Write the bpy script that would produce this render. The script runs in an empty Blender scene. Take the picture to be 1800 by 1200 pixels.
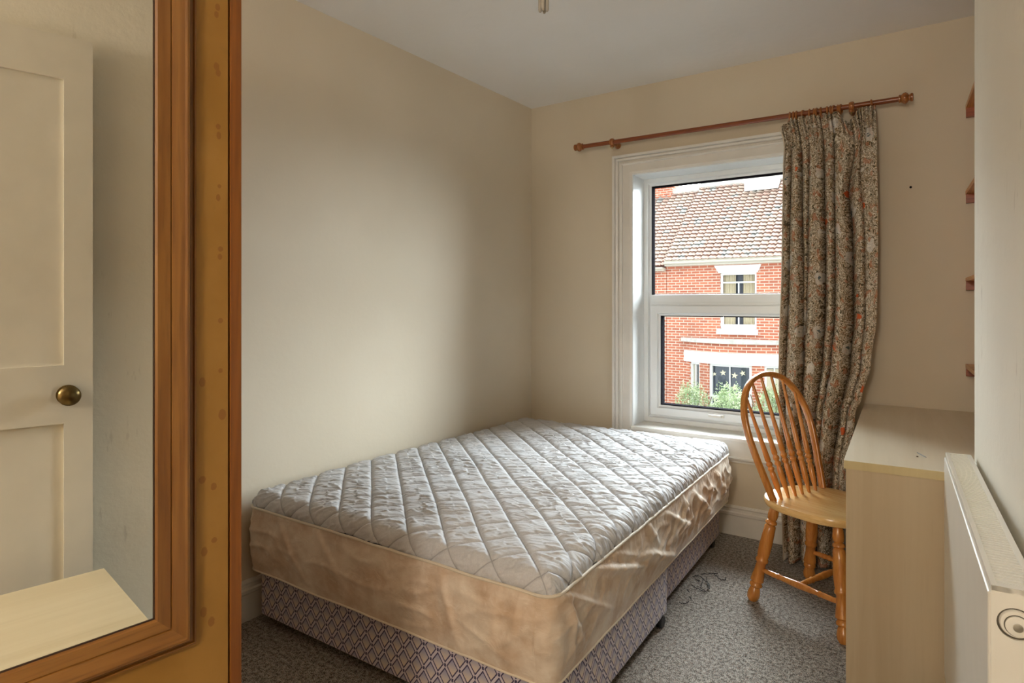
import bpy, bmesh, math, random
from mathutils import Vector, Matrix, noise
PI = math.pi
S = bpy.context.scene
C = S.collection

# ------------------------------------------------------------------ camera
HC = 1.2532                       # eye height
YAW = math.radians(34.2215)
cam_d = bpy.data.cameras.new('camera')
cam = bpy.data.objects.new('camera', cam_d); C.objects.link(cam)
cam_d.sensor_fit = 'HORIZONTAL'; cam_d.sensor_width = 36.0
cam_d.lens = 36.0 * 1088.0 / 1800.0
cam_d.shift_y = -(600 - 535) / 1800.0
cam_d.clip_start = 0.02; cam_d.clip_end = 300
cam.location = (0, 0, HC)
cam.rotation_euler = (PI/2, 0, YAW)
S.camera = cam

# ------------------------------------------------------------------ exposure, colour
S.view_settings.view_transform = 'Standard'
S.view_settings.look = 'None'
S.view_settings.gamma = 1.0
S.view_settings.use_curve_mapping = False
S.view_settings.exposure = 0.67
S.cycles.max_bounces = 12
S.cycles.diffuse_bounces = 7
S.cycles.glossy_bounces = 6
S.cycles.transmission_bounces = 8
S.cycles.caustics_reflective = False
S.cycles.caustics_refractive = False
S.cycles.sample_clamp_indirect = 8.0
S.cycles.use_denoising = True

# ------------------------------------------------------------------ node helper
class V:
    """a socket with arithmetic"""
    def __init__(s, g, k): s.g = g; s.k = k
    def _m(s, op, *a):
        n = s.g.nt.nodes.new('ShaderNodeMath'); n.operation = op
        for i, x in enumerate((s,) + a):
            if isinstance(x, V): s.g.nt.links.new(x.k, n.inputs[i])
            else: n.inputs[i].default_value = x
        return V(s.g, n.outputs[0])
    def __add__(s, o): return s._m('ADD', o)
    def __sub__(s, o): return s._m('SUBTRACT', o)
    def __mul__(s, o): return s._m('MULTIPLY', o)
    def __truediv__(s, o): return s._m('DIVIDE', o)
    def fr(s): return s._m('FRACT')
    def ab(s): return s._m('ABSOLUTE')
    def lt(s, o): return s._m('LESS_THAN', o)
    def gt(s, o): return s._m('GREATER_THAN', o)
    def mn(s, o): return s._m('MINIMUM', o)
    def mx(s, o): return s._m('MAXIMUM', o)
    def fl(s): return s._m('FLOOR')
    def pw(s, o): return s._m('POWER', o)
    def sm(s, a, b):
        n = s.g.nt.nodes.new('ShaderNodeMapRange'); n.interpolation_type = 'SMOOTHSTEP'
        s.g.nt.links.new(s.k, n.inputs[0]); n.inputs[1].default_value = a; n.inputs[2].default_value = b
        return V(s.g, n.outputs[0])

class G:
    def __init__(g, name, rough=0.6, spec=0.4, metal=0.0):
        g.m = bpy.data.materials.new(name); g.m.use_nodes = True
        g.nt = g.m.node_tree; g.b = g.nt.nodes['Principled BSDF']
        g.b.inputs['Roughness'].default_value = rough
        g.b.inputs['Specular IOR Level'].default_value = spec
        g.b.inputs['Metallic'].default_value = metal
    def tc(g, which='Object', scale=(1, 1, 1), rot=(0, 0, 0)):
        n = g.nt.nodes.new('ShaderNodeTexCoord'); mp = g.nt.nodes.new('ShaderNodeMapping')
        mp.inputs['Scale'].default_value = scale; mp.inputs['Rotation'].default_value = rot
        g.nt.links.new(n.outputs[which], mp.inputs[0]); return mp.outputs[0]
    def xyz(g, co):
        n = g.nt.nodes.new('ShaderNodeSeparateXYZ'); g.nt.links.new(co, n.inputs[0])
        return [V(g, o) for o in n.outputs]
    def comb(g, x, y, z=0.0):
        n = g.nt.nodes.new('ShaderNodeCombineXYZ')
        for i, v in enumerate((x, y, z)):
            if isinstance(v, V): g.nt.links.new(v.k, n.inputs[i])
            else: n.inputs[i].default_value = v
        return n.outputs[0]
    def noise(g, co, scale, detail=3, rough=0.5, dist=0.0):
        n = g.nt.nodes.new('ShaderNodeTexNoise'); g.nt.links.new(co, n.inputs['Vector'])
        n.inputs['Scale'].default_value = scale; n.inputs['Detail'].default_value = detail
        n.inputs['Roughness'].default_value = rough; n.inputs['Distortion'].default_value = dist
        return V(g, n.outputs[0])
    def voro(g, co, scale, feature='F1', rnd=1.0, out='Distance'):
        n = g.nt.nodes.new('ShaderNodeTexVoronoi'); g.nt.links.new(co, n.inputs['Vector'])
        n.feature = feature; n.inputs['Scale'].default_value = scale; n.inputs['Randomness'].default_value = rnd
        return V(g, n.outputs[out])
    def mix(g, f, a, b, mode='MIX'):
        n = g.nt.nodes.new('ShaderNodeMix'); n.data_type = 'RGBA'; n.blend_type = mode
        for i, v in ((0, f), (6, a), (7, b)):
            if isinstance(v, V): g.nt.links.new(v.k, n.inputs[i])
            elif isinstance(v, (tuple, list)): n.inputs[i].default_value = (*v[:3], 1)
            else: n.inputs[i].default_value = v
        return V(g, n.outputs[2])
    def col(g, v):
        if isinstance(v, V): g.nt.links.new(v.k, g.b.inputs['Base Color'])
        else: g.b.inputs['Base Color'].default_value = (*v, 1)
        return g
    def rough(g, v): g.nt.links.new(v.k, g.b.inputs['Roughness'])
    def bump(g, h, dist=0.002, strength=1.0):
        n = g.nt.nodes.new('ShaderNodeBump'); n.inputs['Distance'].default_value = dist
        n.inputs['Strength'].default_value = strength
        g.nt.links.new(h.k, n.inputs['Height']); g.nt.links.new(n.outputs[0], g.b.inputs['Normal'])

# ------------------------------------------------------------------ world: bright thin cloud, brightest high over the street
W = bpy.data.worlds.new('sky'); S.world = W; W.use_nodes = True
class GW(G):
    def __init__(g): g.nt = W.node_tree
gw = GW(); bg = W.node_tree.nodes['Background']
dx, dy, dz = gw.xyz(gw.tc('Generated'))
SKY = 2.0; SKY_HI = 27.0
glow = (dy * 0.88 + dz * 0.42).sm(0.35, 1.0)
st = glow * SKY_HI + SKY
gw.nt.links.new(st.k, bg.inputs[1])
bg.inputs[0].default_value = (0.87, 0.935, 1.0, 1)

# portal in the window opening: only steers sampling of the sky into the room
pl = bpy.data.lights.new('window_portal', 'AREA'); pl.shape = 'RECTANGLE'; pl.size = 1.0; pl.size_y = 1.5
pl.cycles.is_portal = True
po = bpy.data.objects.new('window_portal', pl); C.objects.link(po)
po.location = (-0.976, 3.74, 1.28); po.rotation_euler = (-PI/2, 0, 0)   # faces -Y, into the room

# ------------------------------------------------------------------ mesh helpers
def wmat(o):
    m = Matrix.Identity(4)
    while o is not None:
        m = (Matrix.Translation(o.location) @ o.rotation_euler.to_matrix().to_4x4()) @ m
        o = o.parent
    return m
def obj(name, bm, mat, parent=None, smooth=False, world=False, angle=40):
    me = bpy.data.meshes.new(name)
    if world and parent is not None: bm.transform(wmat(parent).inverted())
    bm.to_mesh(me); bm.free()
    if mat is not None:
        for m in (mat if isinstance(mat, (list, tuple)) else [mat]): me.materials.append(m)
    o = bpy.data.objects.new(name, me); C.objects.link(o)
    if parent is not None: o.parent = parent
    if smooth:
        for p in me.polygons: p.use_smooth = True
        if angle < 180: me.set_sharp_from_angle(angle=math.radians(angle))
    return o
def empty(name, loc=(0, 0, 0), rz=0.0, label=None, cat=None, group=None, kind=None):
    o = bpy.data.objects.new(name, None); C.objects.link(o); o.empty_display_size = 0.1
    o.location = loc; o.rotation_euler = (0, 0, rz)
    return tag(o, label, cat, group, kind)
def tag(o, label=None, cat=None, group=None, kind=None):
    if label: o['label'] = label
    if cat: o['category'] = cat
    if group: o['group'] = group
    if kind: o['kind'] = kind
    return o
def copy_tree(o, parent=None):
    c = o.copy(); C.objects.link(c); c.parent = parent
    for ch in o.children: copy_tree(ch, c)
    return c
def B(): return bmesh.new()
def box(bm, x0, x1, y0, y1, z0, z1, bev=0.0, M=None, seg=2, mi=0):
    t = bmesh.new()
    bmesh.ops.create_cube(t, size=1.0)
    for v in t.verts:
        v.co = Vector(((x0+x1)/2 + v.co.x*(x1-x0), (y0+y1)/2 + v.co.y*(y1-y0), (z0+z1)/2 + v.co.z*(z1-z0)))
    if bev > 0:
        bmesh.ops.bevel(t, geom=t.edges[:], offset=bev, segments=seg, profile=0.7, affect='EDGES', clamp_overlap=True)
    if M is not None: t.transform(M)
    return merge(bm, t, mi)
def merge(bm, t, mi=0):
    mp = {v: bm.verts.new(v.co) for v in t.verts}
    uvs = t.loops.layers.uv.active
    uvd = (bm.loops.layers.uv.active or bm.loops.layers.uv.new('UVMap')) if uvs else None
    for f in t.faces:
        try: nf = bm.faces.new([mp[v] for v in f.verts])
        except ValueError: continue
        nf.material_index = mi
        if uvs:
            for a, b in zip(nf.loops, f.loops): a[uvd].uv = b[uvs].uv
    t.free(); return bm
def frame_at(p0, p1):
    d = (Vector(p1) - Vector(p0)); L = d.length; d.normalize()
    up = Vector((0, 0, 1)) if abs(d.z) < 0.95 else Vector((0, 1, 0))
    x = up.cross(d).normalized(); y = d.cross(x)
    return Matrix(((x.x, y.x, d.x, p0[0]), (x.y, y.y, d.y, p0[1]), (x.z, y.z, d.z, p0[2]), (0, 0, 0, 1))), L
def lathe(bm, p0, p1, prof, n=20):
    """prof: (fraction along, radius)"""
    M, L = frame_at(p0, p1)
    rings = []
    for t, r in prof:
        rings.append([bm.verts.new(M @ Vector((r*math.cos(2*PI*k/n), r*math.sin(2*PI*k/n), t*L))) for k in range(n)])
    for a, b in zip(rings, rings[1:]):
        for k in range(n): bm.faces.new((a[k], a[(k+1) % n], b[(k+1) % n], b[k]))
    bm.faces.new(list(reversed(rings[0]))); bm.faces.new(rings[-1])
    return bm
def sweep(bm, pts, section, closed=False, up=None, caps=True):
    """section: list of (a, b); a along side vector, b along up vector"""
    n = len(pts); rings = []
    for i, p in enumerate(pts):
        p = Vector(p)
        a = Vector(pts[(i-1) % n] if (closed or i > 0) else pts[i]); b = Vector(pts[(i+1) % n] if (closed or i < n-1) else pts[i])
        d = (b-a).normalized()
        u = Vector(up) if up is not None else Vector((0, 0, 1))
        s = d.cross(u)
        if s.length < 1e-4: s = d.cross(Vector((0, 1, 0.01)))
        s.normalize(); u2 = s.cross(d).normalized()
        rings.append([bm.verts.new(p + s*q[0] + u2*q[1]) for q in section])
    m = len(section)
    for i in range(n if closed else n-1):
        a, b = rings[i], rings[(i+1) % n]
        for k in range(m): bm.faces.new((a[k], a[(k+1) % m], b[(k+1) % m], b[k]))
    if not closed and caps: bm.faces.new(list(reversed(rings[0]))); bm.faces.new(rings[-1])
    return bm
def circ(r, n=10, e=1.0): return [(r*math.cos(2*PI*k/n), r*e*math.sin(2*PI*k/n)) for k in range(n)]
def mitred(bm, corners, prof, normal, closed=True):
    """sweep a moulding profile round a flat polygon with mitres. prof: (outward offset, height along normal)"""
    N = Vector(normal).normalized(); n = len(corners); cs = [Vector(c) for c in corners]
    rings = []
    for i in range(n):
        c = cs[i]
        dp = (c - cs[i-1]).normalized() if (closed or i > 0) else None
        dn = (cs[(i+1) % n] - c).normalized() if (closed or i < n-1) else None
        if dp is None: dp = dn
        if dn is None: dn = dp
        op, on = dp.cross(N), dn.cross(N)
        o = (op + on); o = o / max(o.dot(op), 1e-6)
        rings.append([bm.verts.new(c + o*q[0] + N*q[1]) for q in prof])
    m = len(prof)
    for i in range(n if closed else n-1):
        a, b = rings[i], rings[(i+1) % n]
        for k in range(m): bm.faces.new((a[k], a[(k+1) % m], b[(k+1) % m], b[k]))
    if not closed: bm.faces.new(list(reversed(rings[0]))); bm.faces.new(rings[-1])
    return bm
def grid(bm, nu, nv, fn, uv=None, closed_u=False, flip=False):
    vs = [[bm.verts.new(fn(i/nu, j/nv)) for i in range(nu if closed_u else nu+1)] for j in range(nv+1)]
    lay = (bm.loops.layers.uv.active or bm.loops.layers.uv.new('UVMap')) if uv else None
    for j in range(nv):
        for i in range(nu):
            i2 = (i+1) % nu if closed_u else i+1
            f = (vs[j][i], vs[j][i2], vs[j+1][i2], vs[j+1][i])
            ij = ((i, j), (i+1, j), (i+1, j+1), (i, j+1))
            if flip: f = f[::-1]; ij = ij[::-1]
            fc = bm.faces.new(f)
            if lay:
                for lp, (a, b) in zip(fc.loops, ij): lp[lay].uv = uv(a/nu, b/nv)
    return bm
def fixn(bm): bmesh.ops.recalc_face_normals(bm, faces=bm.faces[:]); return bm
def interp(xs, ys, x):
    if x <= xs[0]: return ys[0]
    for a, b, c, d in zip(xs, xs[1:], ys, ys[1:]):
        if x <= b: t = (x-a)/(b-a); t = t*t*(3-2*t); return c + (d-c)*t
    return ys[-1]

# ------------------------------------------------------------------ materials
def m_plaster(name, col, col2, bump=0.0012, sc=1.0):
    g = G(name, 0.85, 0.15); co = g.tc()
    n = g.noise(co, 1.3, 3); n2 = g.noise(co, 34*sc, 4, 0.6); n3 = g.noise(co, 5, 2)
    g.col(g.mix(n.sm(0.35, 0.7), col, col2)); g.bump(n2 + n3*2.0, bump, 0.5); return g.m
M_wall = m_plaster('cream_wall_paint', (0.66, 0.585, 0.46), (0.70, 0.625, 0.50))
M_wallr = m_plaster('cream_wall_paint_rough', (0.68, 0.62, 0.51), (0.73, 0.67, 0.56), 0.004, 0.6)
def m_scuff():
    g = G('scuffed_cream_wall_paint', 0.85, 0.15); co = g.tc()
    n = g.noise(co, 1.6, 3); n2 = g.noise(co, 20, 4, 0.6); st = g.noise(g.tc('Object', (1, 1, 0.22)), 42, 3, 0.65)
    base = g.mix(n.sm(0.35, 0.7), (0.80, 0.755, 0.655), (0.84, 0.80, 0.70))
    base = g.mix(st.sm(0.62, 0.74)*g.noise(co, 3.1, 1).sm(0.45, 0.65)*0.4, base, (0.36, 0.31, 0.24))
    g.col(base); g.bump(n2, 0.004, 0.5); return g.m
M_wallr = m_scuff()
M_ceil = m_plaster('ceiling_paint', (0.84, 0.825, 0.79), (0.87, 0.855, 0.83), 0.003, 0.7)
def m_plain(name, col, rough=0.5, spec=0.4, metal=0.0, nz=0.0):
    g = G(name, rough, spec, metal)
    if nz > 0:
        n = g.noise(g.tc(), 9, 4)
        g.col(g.mix(n.sm(0.3, 0.7), tuple(c*(1-nz) for c in col), col))
    else: g.col(col)
    return g.m
M_gloss = m_plain('white_gloss_paint', (0.74, 0.715, 0.66), 0.32, 0.5, 0, 0.06)
M_doorp = m_plain('cream_door_paint', (0.83, 0.79, 0.70), 0.45, 0.4, 0, 0.05)
M_upvc = m_plain('white_upvc', (0.80, 0.82, 0.82), 0.25, 0.5)
M_black = m_plain('black_rubber', (0.012, 0.011, 0.013), 0.9, 0.0)
M_rad = m_plain('radiator_enamel', (0.80, 0.775, 0.70), 0.28, 0.5, 0, 0.04)
M_raddark = m_plain('radiator_recess_shade', (0.10, 0.085, 0.06), 0.6)  # dark colour stands in for shade in the gaps of the enamel
M_brass = m_plain('aged_brass', (0.30, 0.21, 0.09), 0.28, 0.5, 1.0, 0.4)
M_steel = m_plain('dull_steel', (0.5, 0.47, 0.4), 0.35, 0.5, 1.0)
M_tube = m_plain('grey_lamp_tube', (0.42, 0.38, 0.32), 0.3, 0.5)
M_plastic = m_plain('white_plastic', (0.7, 0.68, 0.62), 0.4)
M_hair = m_plain('black_thread', (0.012, 0.011, 0.012), 0.6)

def m_carpet():
    g = G('heathered_carpet', 0.95, 0.1); co = g.tc()
    a = g.noise(co, 240, 2, 0.7); b = g.noise(co, 75, 3, 0.6); c = g.noise(co, 3, 2)
    k = (a*0.6 + b*0.4)
    base = g.mix(k.sm(0.40, 0.60), (0.075, 0.064, 0.054), (0.58, 0.545, 0.49))
    base = g.mix(g.noise(co, 150, 1).sm(0.58, 0.68)*0.7, base, (0.23, 0.13, 0.085))
    base = g.mix(c.sm(0.4, 0.7)*0.2, base, (0.24, 0.21, 0.19))
    g.col(base); g.bump(a + b*0.6, 0.006, 0.9); return g.m
M_carpet = m_carpet()

def m_wood(name, c1, c2, c3, axis='Z', rough=0.3, scale=1.0, knots=True, ring=26.0):
    g = G(name, rough, 0.5)
    sc = {'Z': (1, 1, 0.06), 'X': (0.06, 1, 1), 'Y': (1, 0.06, 1)}[axis]
    co = g.tc('Object', tuple(s*scale for s in sc))
    w = g.noise(co, 7, 3, 0.55, 0.6)
    fine = g.noise(co, 140, 3, 0.6)
    bands = ((w*ring).fr() - 0.5).ab() * 2.0
    base = g.mix(bands.sm(0.1, 0.95), c1, c2)
    base = g.mix(fine.sm(0.45, 0.75)*0.5, base, c3)
    if knots:
        ks = {'Z': (1, 1, 0.35), 'X': (0.35, 1, 1), 'Y': (1, 0.35, 1)}[axis]
        kn = g.voro(g.tc('Object', ks), 3.2)
        base = g.mix((kn.sm(0.16, 0.05)), base, tuple(x*0.28 for x in c3))
    g.col(base); g.bump(fine, 0.0004, 0.4)
    g.b.inputs['Coat Weight'].default_value = 0.25; g.b.inputs['Coat Roughness'].default_value = 0.15
    return g.m
M_pine = m_wood('varnished_pine_frame', (0.225, 0.098, 0.019), (0.18, 0.07, 0.012), (0.10, 0.034, 0.006), 'Z', 0.32, ring=11.0)
M_pineh = m_wood('varnished_pine_rail', (0.27, 0.118, 0.024), (0.21, 0.085, 0.015), (0.12, 0.042, 0.008), 'Y', 0.32, knots=False, ring=11.0)
M_edge = m_wood('pine_lipping', (0.24, 0.078, 0.009), (0.20, 0.062, 0.007), (0.14, 0.040, 0.004), 'Z', 0.35, knots=False)
M_chair = m_wood('honey_pine_varnish', (0.60, 0.255, 0.055), (0.53, 0.20, 0.038), (0.40, 0.13, 0.022), 'Z', 0.25, 1.5, False, 7)
M_seat = m_wood('honey_pine_seat', (0.86, 0.58, 0.25), (0.80, 0.50, 0.19), (0.62, 0.34, 0.10), 'X', 0.22, 1.0, True, 6)
M_rod = m_wood('red_pine_pole', (0.25, 0.060, 0.010), (0.20, 0.044, 0.007), (0.13, 0.026, 0.004), 'X', 0.3, 1, False)
M_ring = m_wood('pine_ring', (0.40, 0.15, 0.035), (0.30, 0.095, 0.02), (0.18, 0.05, 0.01), 'Z', 0.35, 1, False)
M_shelf = m_wood('pine_shelf', (0.62, 0.27, 0.06), (0.52, 0.20, 0.035), (0.32, 0.09, 0.015), 'Y', 0.4, 1, False)
M_batten = m_wood('dark_pine_batten', (0.36, 0.085, 0.02), (0.26, 0.05, 0.012), (0.12, 0.02, 0.005), 'X', 0.4, 1, True)

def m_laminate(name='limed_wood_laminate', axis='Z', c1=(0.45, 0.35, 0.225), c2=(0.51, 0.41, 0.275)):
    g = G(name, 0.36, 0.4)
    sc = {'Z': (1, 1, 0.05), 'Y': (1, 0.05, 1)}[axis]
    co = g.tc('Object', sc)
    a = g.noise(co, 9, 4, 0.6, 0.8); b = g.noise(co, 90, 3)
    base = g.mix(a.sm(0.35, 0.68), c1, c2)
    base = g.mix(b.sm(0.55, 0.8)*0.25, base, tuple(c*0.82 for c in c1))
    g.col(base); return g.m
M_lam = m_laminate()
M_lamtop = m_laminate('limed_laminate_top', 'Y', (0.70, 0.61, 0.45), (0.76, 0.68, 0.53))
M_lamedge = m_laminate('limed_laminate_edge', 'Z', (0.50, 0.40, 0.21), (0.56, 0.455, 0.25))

STAINS = [(-0.0436, 1.792, 0.0078, 0.0052), (-0.0456, 1.778, 0.0068, 0.0051), (-0.0456, 1.684, 0.0088, 0.0062), (-0.0426, 1.673, 0.0078, 0.0052), (-0.0426, 1.576, 0.0078, 0.0041), (-0.0415, 1.56, 0.0069, 0.0062), (-0.0405, 1.468, 0.0059, 0.0031), (-0.0426, 1.447, 0.0069, 0.0052), (-0.0385, 1.354, 0.0079, 0.0041), (-0.0395, 1.34, 0.0069, 0.0047), (-0.0385, 1.224, 0.0079, 0.0041), (-0.0385, 1.133, 0.0069, 0.0036), (-0.0705, 1.115, 0.0096, 0.0071), (-0.0354, 1.053, 0.0118, 0.0083), (-0.0705, 0.941, 0.0106, 0.0056), (-0.0506, 0.925, 0.0088, 0.0056), (-0.0496, 0.828, 0.0088, 0.0041), (-0.067, 0.812, 0.0096, 0.0071), (-0.0685, 0.705, 0.0096, 0.0076), (-0.0546, 0.683, 0.0101, 0.0072)]
def m_board():
    g = G('brown_door_board', 0.42, 0.4)
    co = g.tc(); x, y, z = g.xyz(co)
    a = g.noise(co, 4, 4, 0.6); f = g.noise(co, 60, 3)
    base = g.mix(a.sm(0.3, 0.7), (0.28, 0.138, 0.024), (0.345, 0.182, 0.042))
    base = g.mix(f.sm(0.5, 0.8)*0.15, base, (0.25, 0.12, 0.03))
    # round glue-pad stains, mostly in pairs down the stile
    wob = (g.noise(co, 230, 2) - 0.5)*0.7
    acc = None
    for sy, sz, ry, rz_ in STAINS:
        ry *= 0.6; rz_ *= 1.25
        d = ((y - sy)/ry).pw(2.0) + ((z - sz)/rz_).pw(2.0) + wob
        k = d.sm(1.15, 0.7); acc = k if acc is None else acc.mx(k)
    base = g.mix(acc*0.75, base, (0.22, 0.092, 0.02))
    sm_ = g.noise(co, 17, 3, 0.6).sm(0.66, 0.74)
    base = g.mix(sm_*0.3, base, (0.22, 0.12, 0.03))
    g.col(base); return g.m
M_board = m_board()

def m_stain_board():
    return M_board

def m_divan():
    g = G('divan_lattice_fabric', 0.75, 0.2)
    u, v, _ = g.xyz(g.tc('UV'))
    fz = g.noise(g.tc('UV'), 420, 2)
    uu = u/0.058; vv = v/0.075
    a = uu + vv + (fz-0.5)*0.06; b = uu - vv + (fz-0.5)*0.06
    da = ((a + 0.5).fr() - 0.5).ab(); db = ((b + 0.5).fr() - 0.5).ab()
    la = (da - 0.13).ab().lt(0.042); lb = (db - 0.13).ab().lt(0.042)
    line = (la * db.gt(0.10)).mx(lb * da.gt(0.10))
    dot = (da + db).lt(0.13)
    inside = da.gt(0.15) * db.gt(0.15)
    grad = (a.fr() + (b.fr()*-1.0 + 1.0))*0.5
    base = g.mix(inside, (0.60, 0.53, 0.57), g.mix(grad.sm(0.25, 0.8), (0.66, 0.55, 0.45), (0.34, 0.32, 0.44)))
    base = g.mix(line, base, (0.035, 0.022, 0.075))
    base = g.mix(dot, base, (0.03, 0.02, 0.07))
    base = g.mix(fz.sm(0.4, 0.8)*0.25, base, (0.55, 0.53, 0.60))
    g.col(base); g.bump(g.noise(g.tc('UV'), 300, 2), 0.001, 0.6)
    g.b.inputs['Sheen Weight'].default_value = 0.15; return g.m
M_divan = m_divan()

def m_quilt():
    g = G('white_quilted_polycotton', 0.62, 0.25)
    co = g.tc()
    st = g.tc('Object', (0.45, 1.6, 1), (0, 0, math.radians(-30)))
    n = g.noise(st, 30, 2, 0.5, 0.5); n2 = g.noise(co, 260, 2)
    a, b, _ = g.xyz(g.tc('UV'))
    da = ((a + 0.5).fr() - 0.5).ab(); db = ((b + 0.5).fr() - 0.5).ab()
    seam = da.mn(db).sm(0.022, 0.010)
    base = g.mix(n2.sm(0.3, 0.7), (0.51, 0.507, 0.52), (0.56, 0.56, 0.57))
    g.col(g.mix(seam*0.55, base, (0.25, 0.245, 0.26)))
    g.bump(n, 0.005, 0.5)
    g.b.inputs['Sheen Weight'].default_value = 0.1; return g.m
M_quilt = m_quilt()
def m_skirt():
    g = G('sheer_tan_skirt_fabric', 0.42, 0.45)
    co = g.tc('UV')
    a = g.noise(co, 6.5, 4, 0.6); b = g.noise(co, 24, 3, 0.6, 0.8); w = g.noise(co, 420, 2)
    base = g.mix(a.sm(0.30, 0.70), (0.54, 0.38, 0.25), (0.74, 0.64, 0.52))
    base = g.mix(b.sm(0.50, 0.75)*0.35, base, (0.82, 0.76, 0.67))
    g.col(base)
    g.bump(b + w*0.15, 0.004, 0.6)
    g.b.inputs['Sheen Weight'].default_value = 0.3; g.b.inputs['Sheen Roughness'].default_value = 0.3
    return g.m
M_skirt = m_skirt()
M_piping = m_plain('cream_piping', (0.66, 0.58, 0.46), 0.6)
M_cast = m_plain('black_castor', (0.02, 0.02, 0.022), 0.4)

def m_curtain():
    g = G('floral_curtain_cotton', 0.8, 0.15)
    co = g.tc('UV')
    n0 = g.noise(co, 26, 2, 0.5)
    u, v, _ = g.xyz(co)
    wc = g.comb(u + (n0-0.5)*0.03, v + (g.noise(co, 27, 2)-0.5)*0.03)
    # dense little scrolls and leaves
    sc1 = ((g.noise(wc, 30, 2, 0.5, 1.2)*7.0).fr() - 0.5).ab()
    sc2 = g.voro(wc, 48, 'DISTANCE_TO_EDGE')
    zone = g.noise(co, 16, 2)
    base = g.mix(zone.sm(0.38, 0.62), (0.40, 0.28, 0.16), (0.46, 0.38, 0.28))
    base = g.mix(sc1.lt(0.16)*0.95, base, (0.70, 0.65, 0.55))
    base = g.mix(sc1.gt(0.37)*0.92, base, (0.06, 0.055, 0.035))
    base = g.mix(sc2.lt(0.05)*0.45, base, (0.12, 0.09, 0.05))
    # rusty foliage
    base = g.mix(g.noise(co, 24, 1).sm(0.60, 0.66)*0.6, base, (0.42, 0.15, 0.07))
    # pale grey-blue lilies with dark veins
    lu = g.voro(co, 7.5, 'F1', 0.55)
    an = g.noise(co, 40, 1)
    lily = (lu + (an-0.5)*0.30).lt(0.25)
    base = g.mix(lily*0.62, base, (0.72, 0.70, 0.66))
    core = (lu + (g.noise(wc, 60, 1)-0.5)*0.5).lt(0.06)
    base = g.mix(core*0.9, base, (0.06, 0.10, 0.12))
    # orange blooms
    ou = g.voro(g.comb(u + 0.37, v + 0.71), 9.0, 'F1', 0.8)
    base = g.mix((ou + (g.noise(co, 60, 1)-0.5)*0.2).lt(0.15), base, (0.62, 0.13, 0.045))
    g.col(base); return g.m
M_curtain = m_curtain()
M_lining = m_plain('cream_curtain_lining', (0.55, 0.48, 0.38), 0.85)

def m_glass():
    m = bpy.data.materials.new('window_glass'); m.use_nodes = True; nt = m.node_tree
    nt.nodes.remove(nt.nodes['Principled BSDF']); out = nt.nodes['Material Output']
    t = nt.nodes.new('ShaderNodeBsdfTransparent'); t.inputs[0].default_value = (0.94, 0.96, 0.95, 1)
    gl = nt.nodes.new('ShaderNodeBsdfGlossy'); gl.inputs['Roughness'].default_value = 0.0
    fr = nt.nodes.new('ShaderNodeFresnel'); fr.inputs[0].default_value = 1.25
    mx = nt.nodes.new('ShaderNodeMixShader')
    nt.links.new(fr.outputs[0], mx.inputs[0]); nt.links.new(t.outputs[0], mx.inputs[1]); nt.links.new(gl.outputs[0], mx.inputs[2])
    nt.links.new(mx.outputs[0], out.inputs[0]); return m
M_glass = m_glass()
g_ = G('mirror_silvering', 0.0, 0.5, 1.0); g_.col((0.80, 0.80, 0.74)); M_mirror = g_.m

# ------------------------------------------------------------------ SETTING: room shell
YB = 3.479; H = 2.555
WIN_X0, WIN_X1, WIN_Z0, WIN_Z1 = -1.487, -0.465, 0.53, 2.031
def xl(y): return -2.21 - 0.026*(YB - y)         # face of the left wall
def xr(y): return 0.098 + 0.062*(2.2 - y)        # face of the right wall nearer than the alcove
def structure(name, bm, mat, smooth=False): return tag(obj(name, bm, mat, smooth=smooth), kind='structure')
YN = -0.95
bm = B(); box(bm, -2.6, 1.0, YN-2.2, YB+0.3, -0.2, 0.0); structure('floor', bm, M_carpet)
bm = B(); box(bm, -2.6, 1.0, YN-2.2, YB+0.3, H, H+0.15); structure('ceiling', bm, M_ceil)
bm = B()
def prism(bm, pts, z0, z1):
    a = [bm.verts.new((x, y, z0)) for x, y in pts]; b = [bm.verts.new((x, y, z1)) for x, y in pts]
    n = len(pts)
    for i in range(n): bm.faces.new((a[i], a[(i+1) % n], b[(i+1) % n], b[i]))
    bm.faces.new(a[::-1]); bm.faces.new(b); return fixn(bm)
prism(bm, [(xl(YB), YB), (xl(YN), YN), (-2.62, YN), (-2.62, YB)], 0.0, H); structure('wall_left', bm, M_wall)
bm = B()
box(bm, -2.62, WIN_X0, YB, YB+0.30, 0, H); box(bm, WIN_X1, 0.9, YB, YB+0.30, 0, H)
box(bm, WIN_X0, WIN_X1, YB, YB+0.30, 0, WIN_Z0-0.02); box(bm, WIN_X0, WIN_X1, YB, YB+0.30, WIN_Z1, H)
bmesh.ops.remove_doubles(bm, verts=bm.verts[:], dist=1e-5)
structure('wall_back', bm, M_wall)
bm = B()
prism(bm, [(xr(2.2), 2.2), (0.9, 2.2), (0.9, YN), (xr(YN), YN)], 0.0, H); structure('wall_right', bm, M_wallr)
bm = B(); box(bm, 0.50, 0.9, 2.2, YB, 0, H); structure('wall_alcove', bm, M_wall)
# unseen near wall, opened to full height to let the added fill light in
DX0, DX1 = -1.25, 0.08
bm = B(); box(bm, -2.62, DX0, YN-0.12, YN, 0, H); box(bm, DX1, 0.9, YN-0.12, YN, 0, H)
structure('wall_near', bm, M_wall)
bm = B(); box(bm, -2.62, -1.7, YN-2.2, YN-0.12, 0, H); box(bm, 0.5, 0.9, YN-2.2, YN-0.12, 0, H); box(bm, -1.7, 0.5, YN-2.2, YN-2.0, 0, H)
structure('wall_landing', bm, M_wall)
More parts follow.
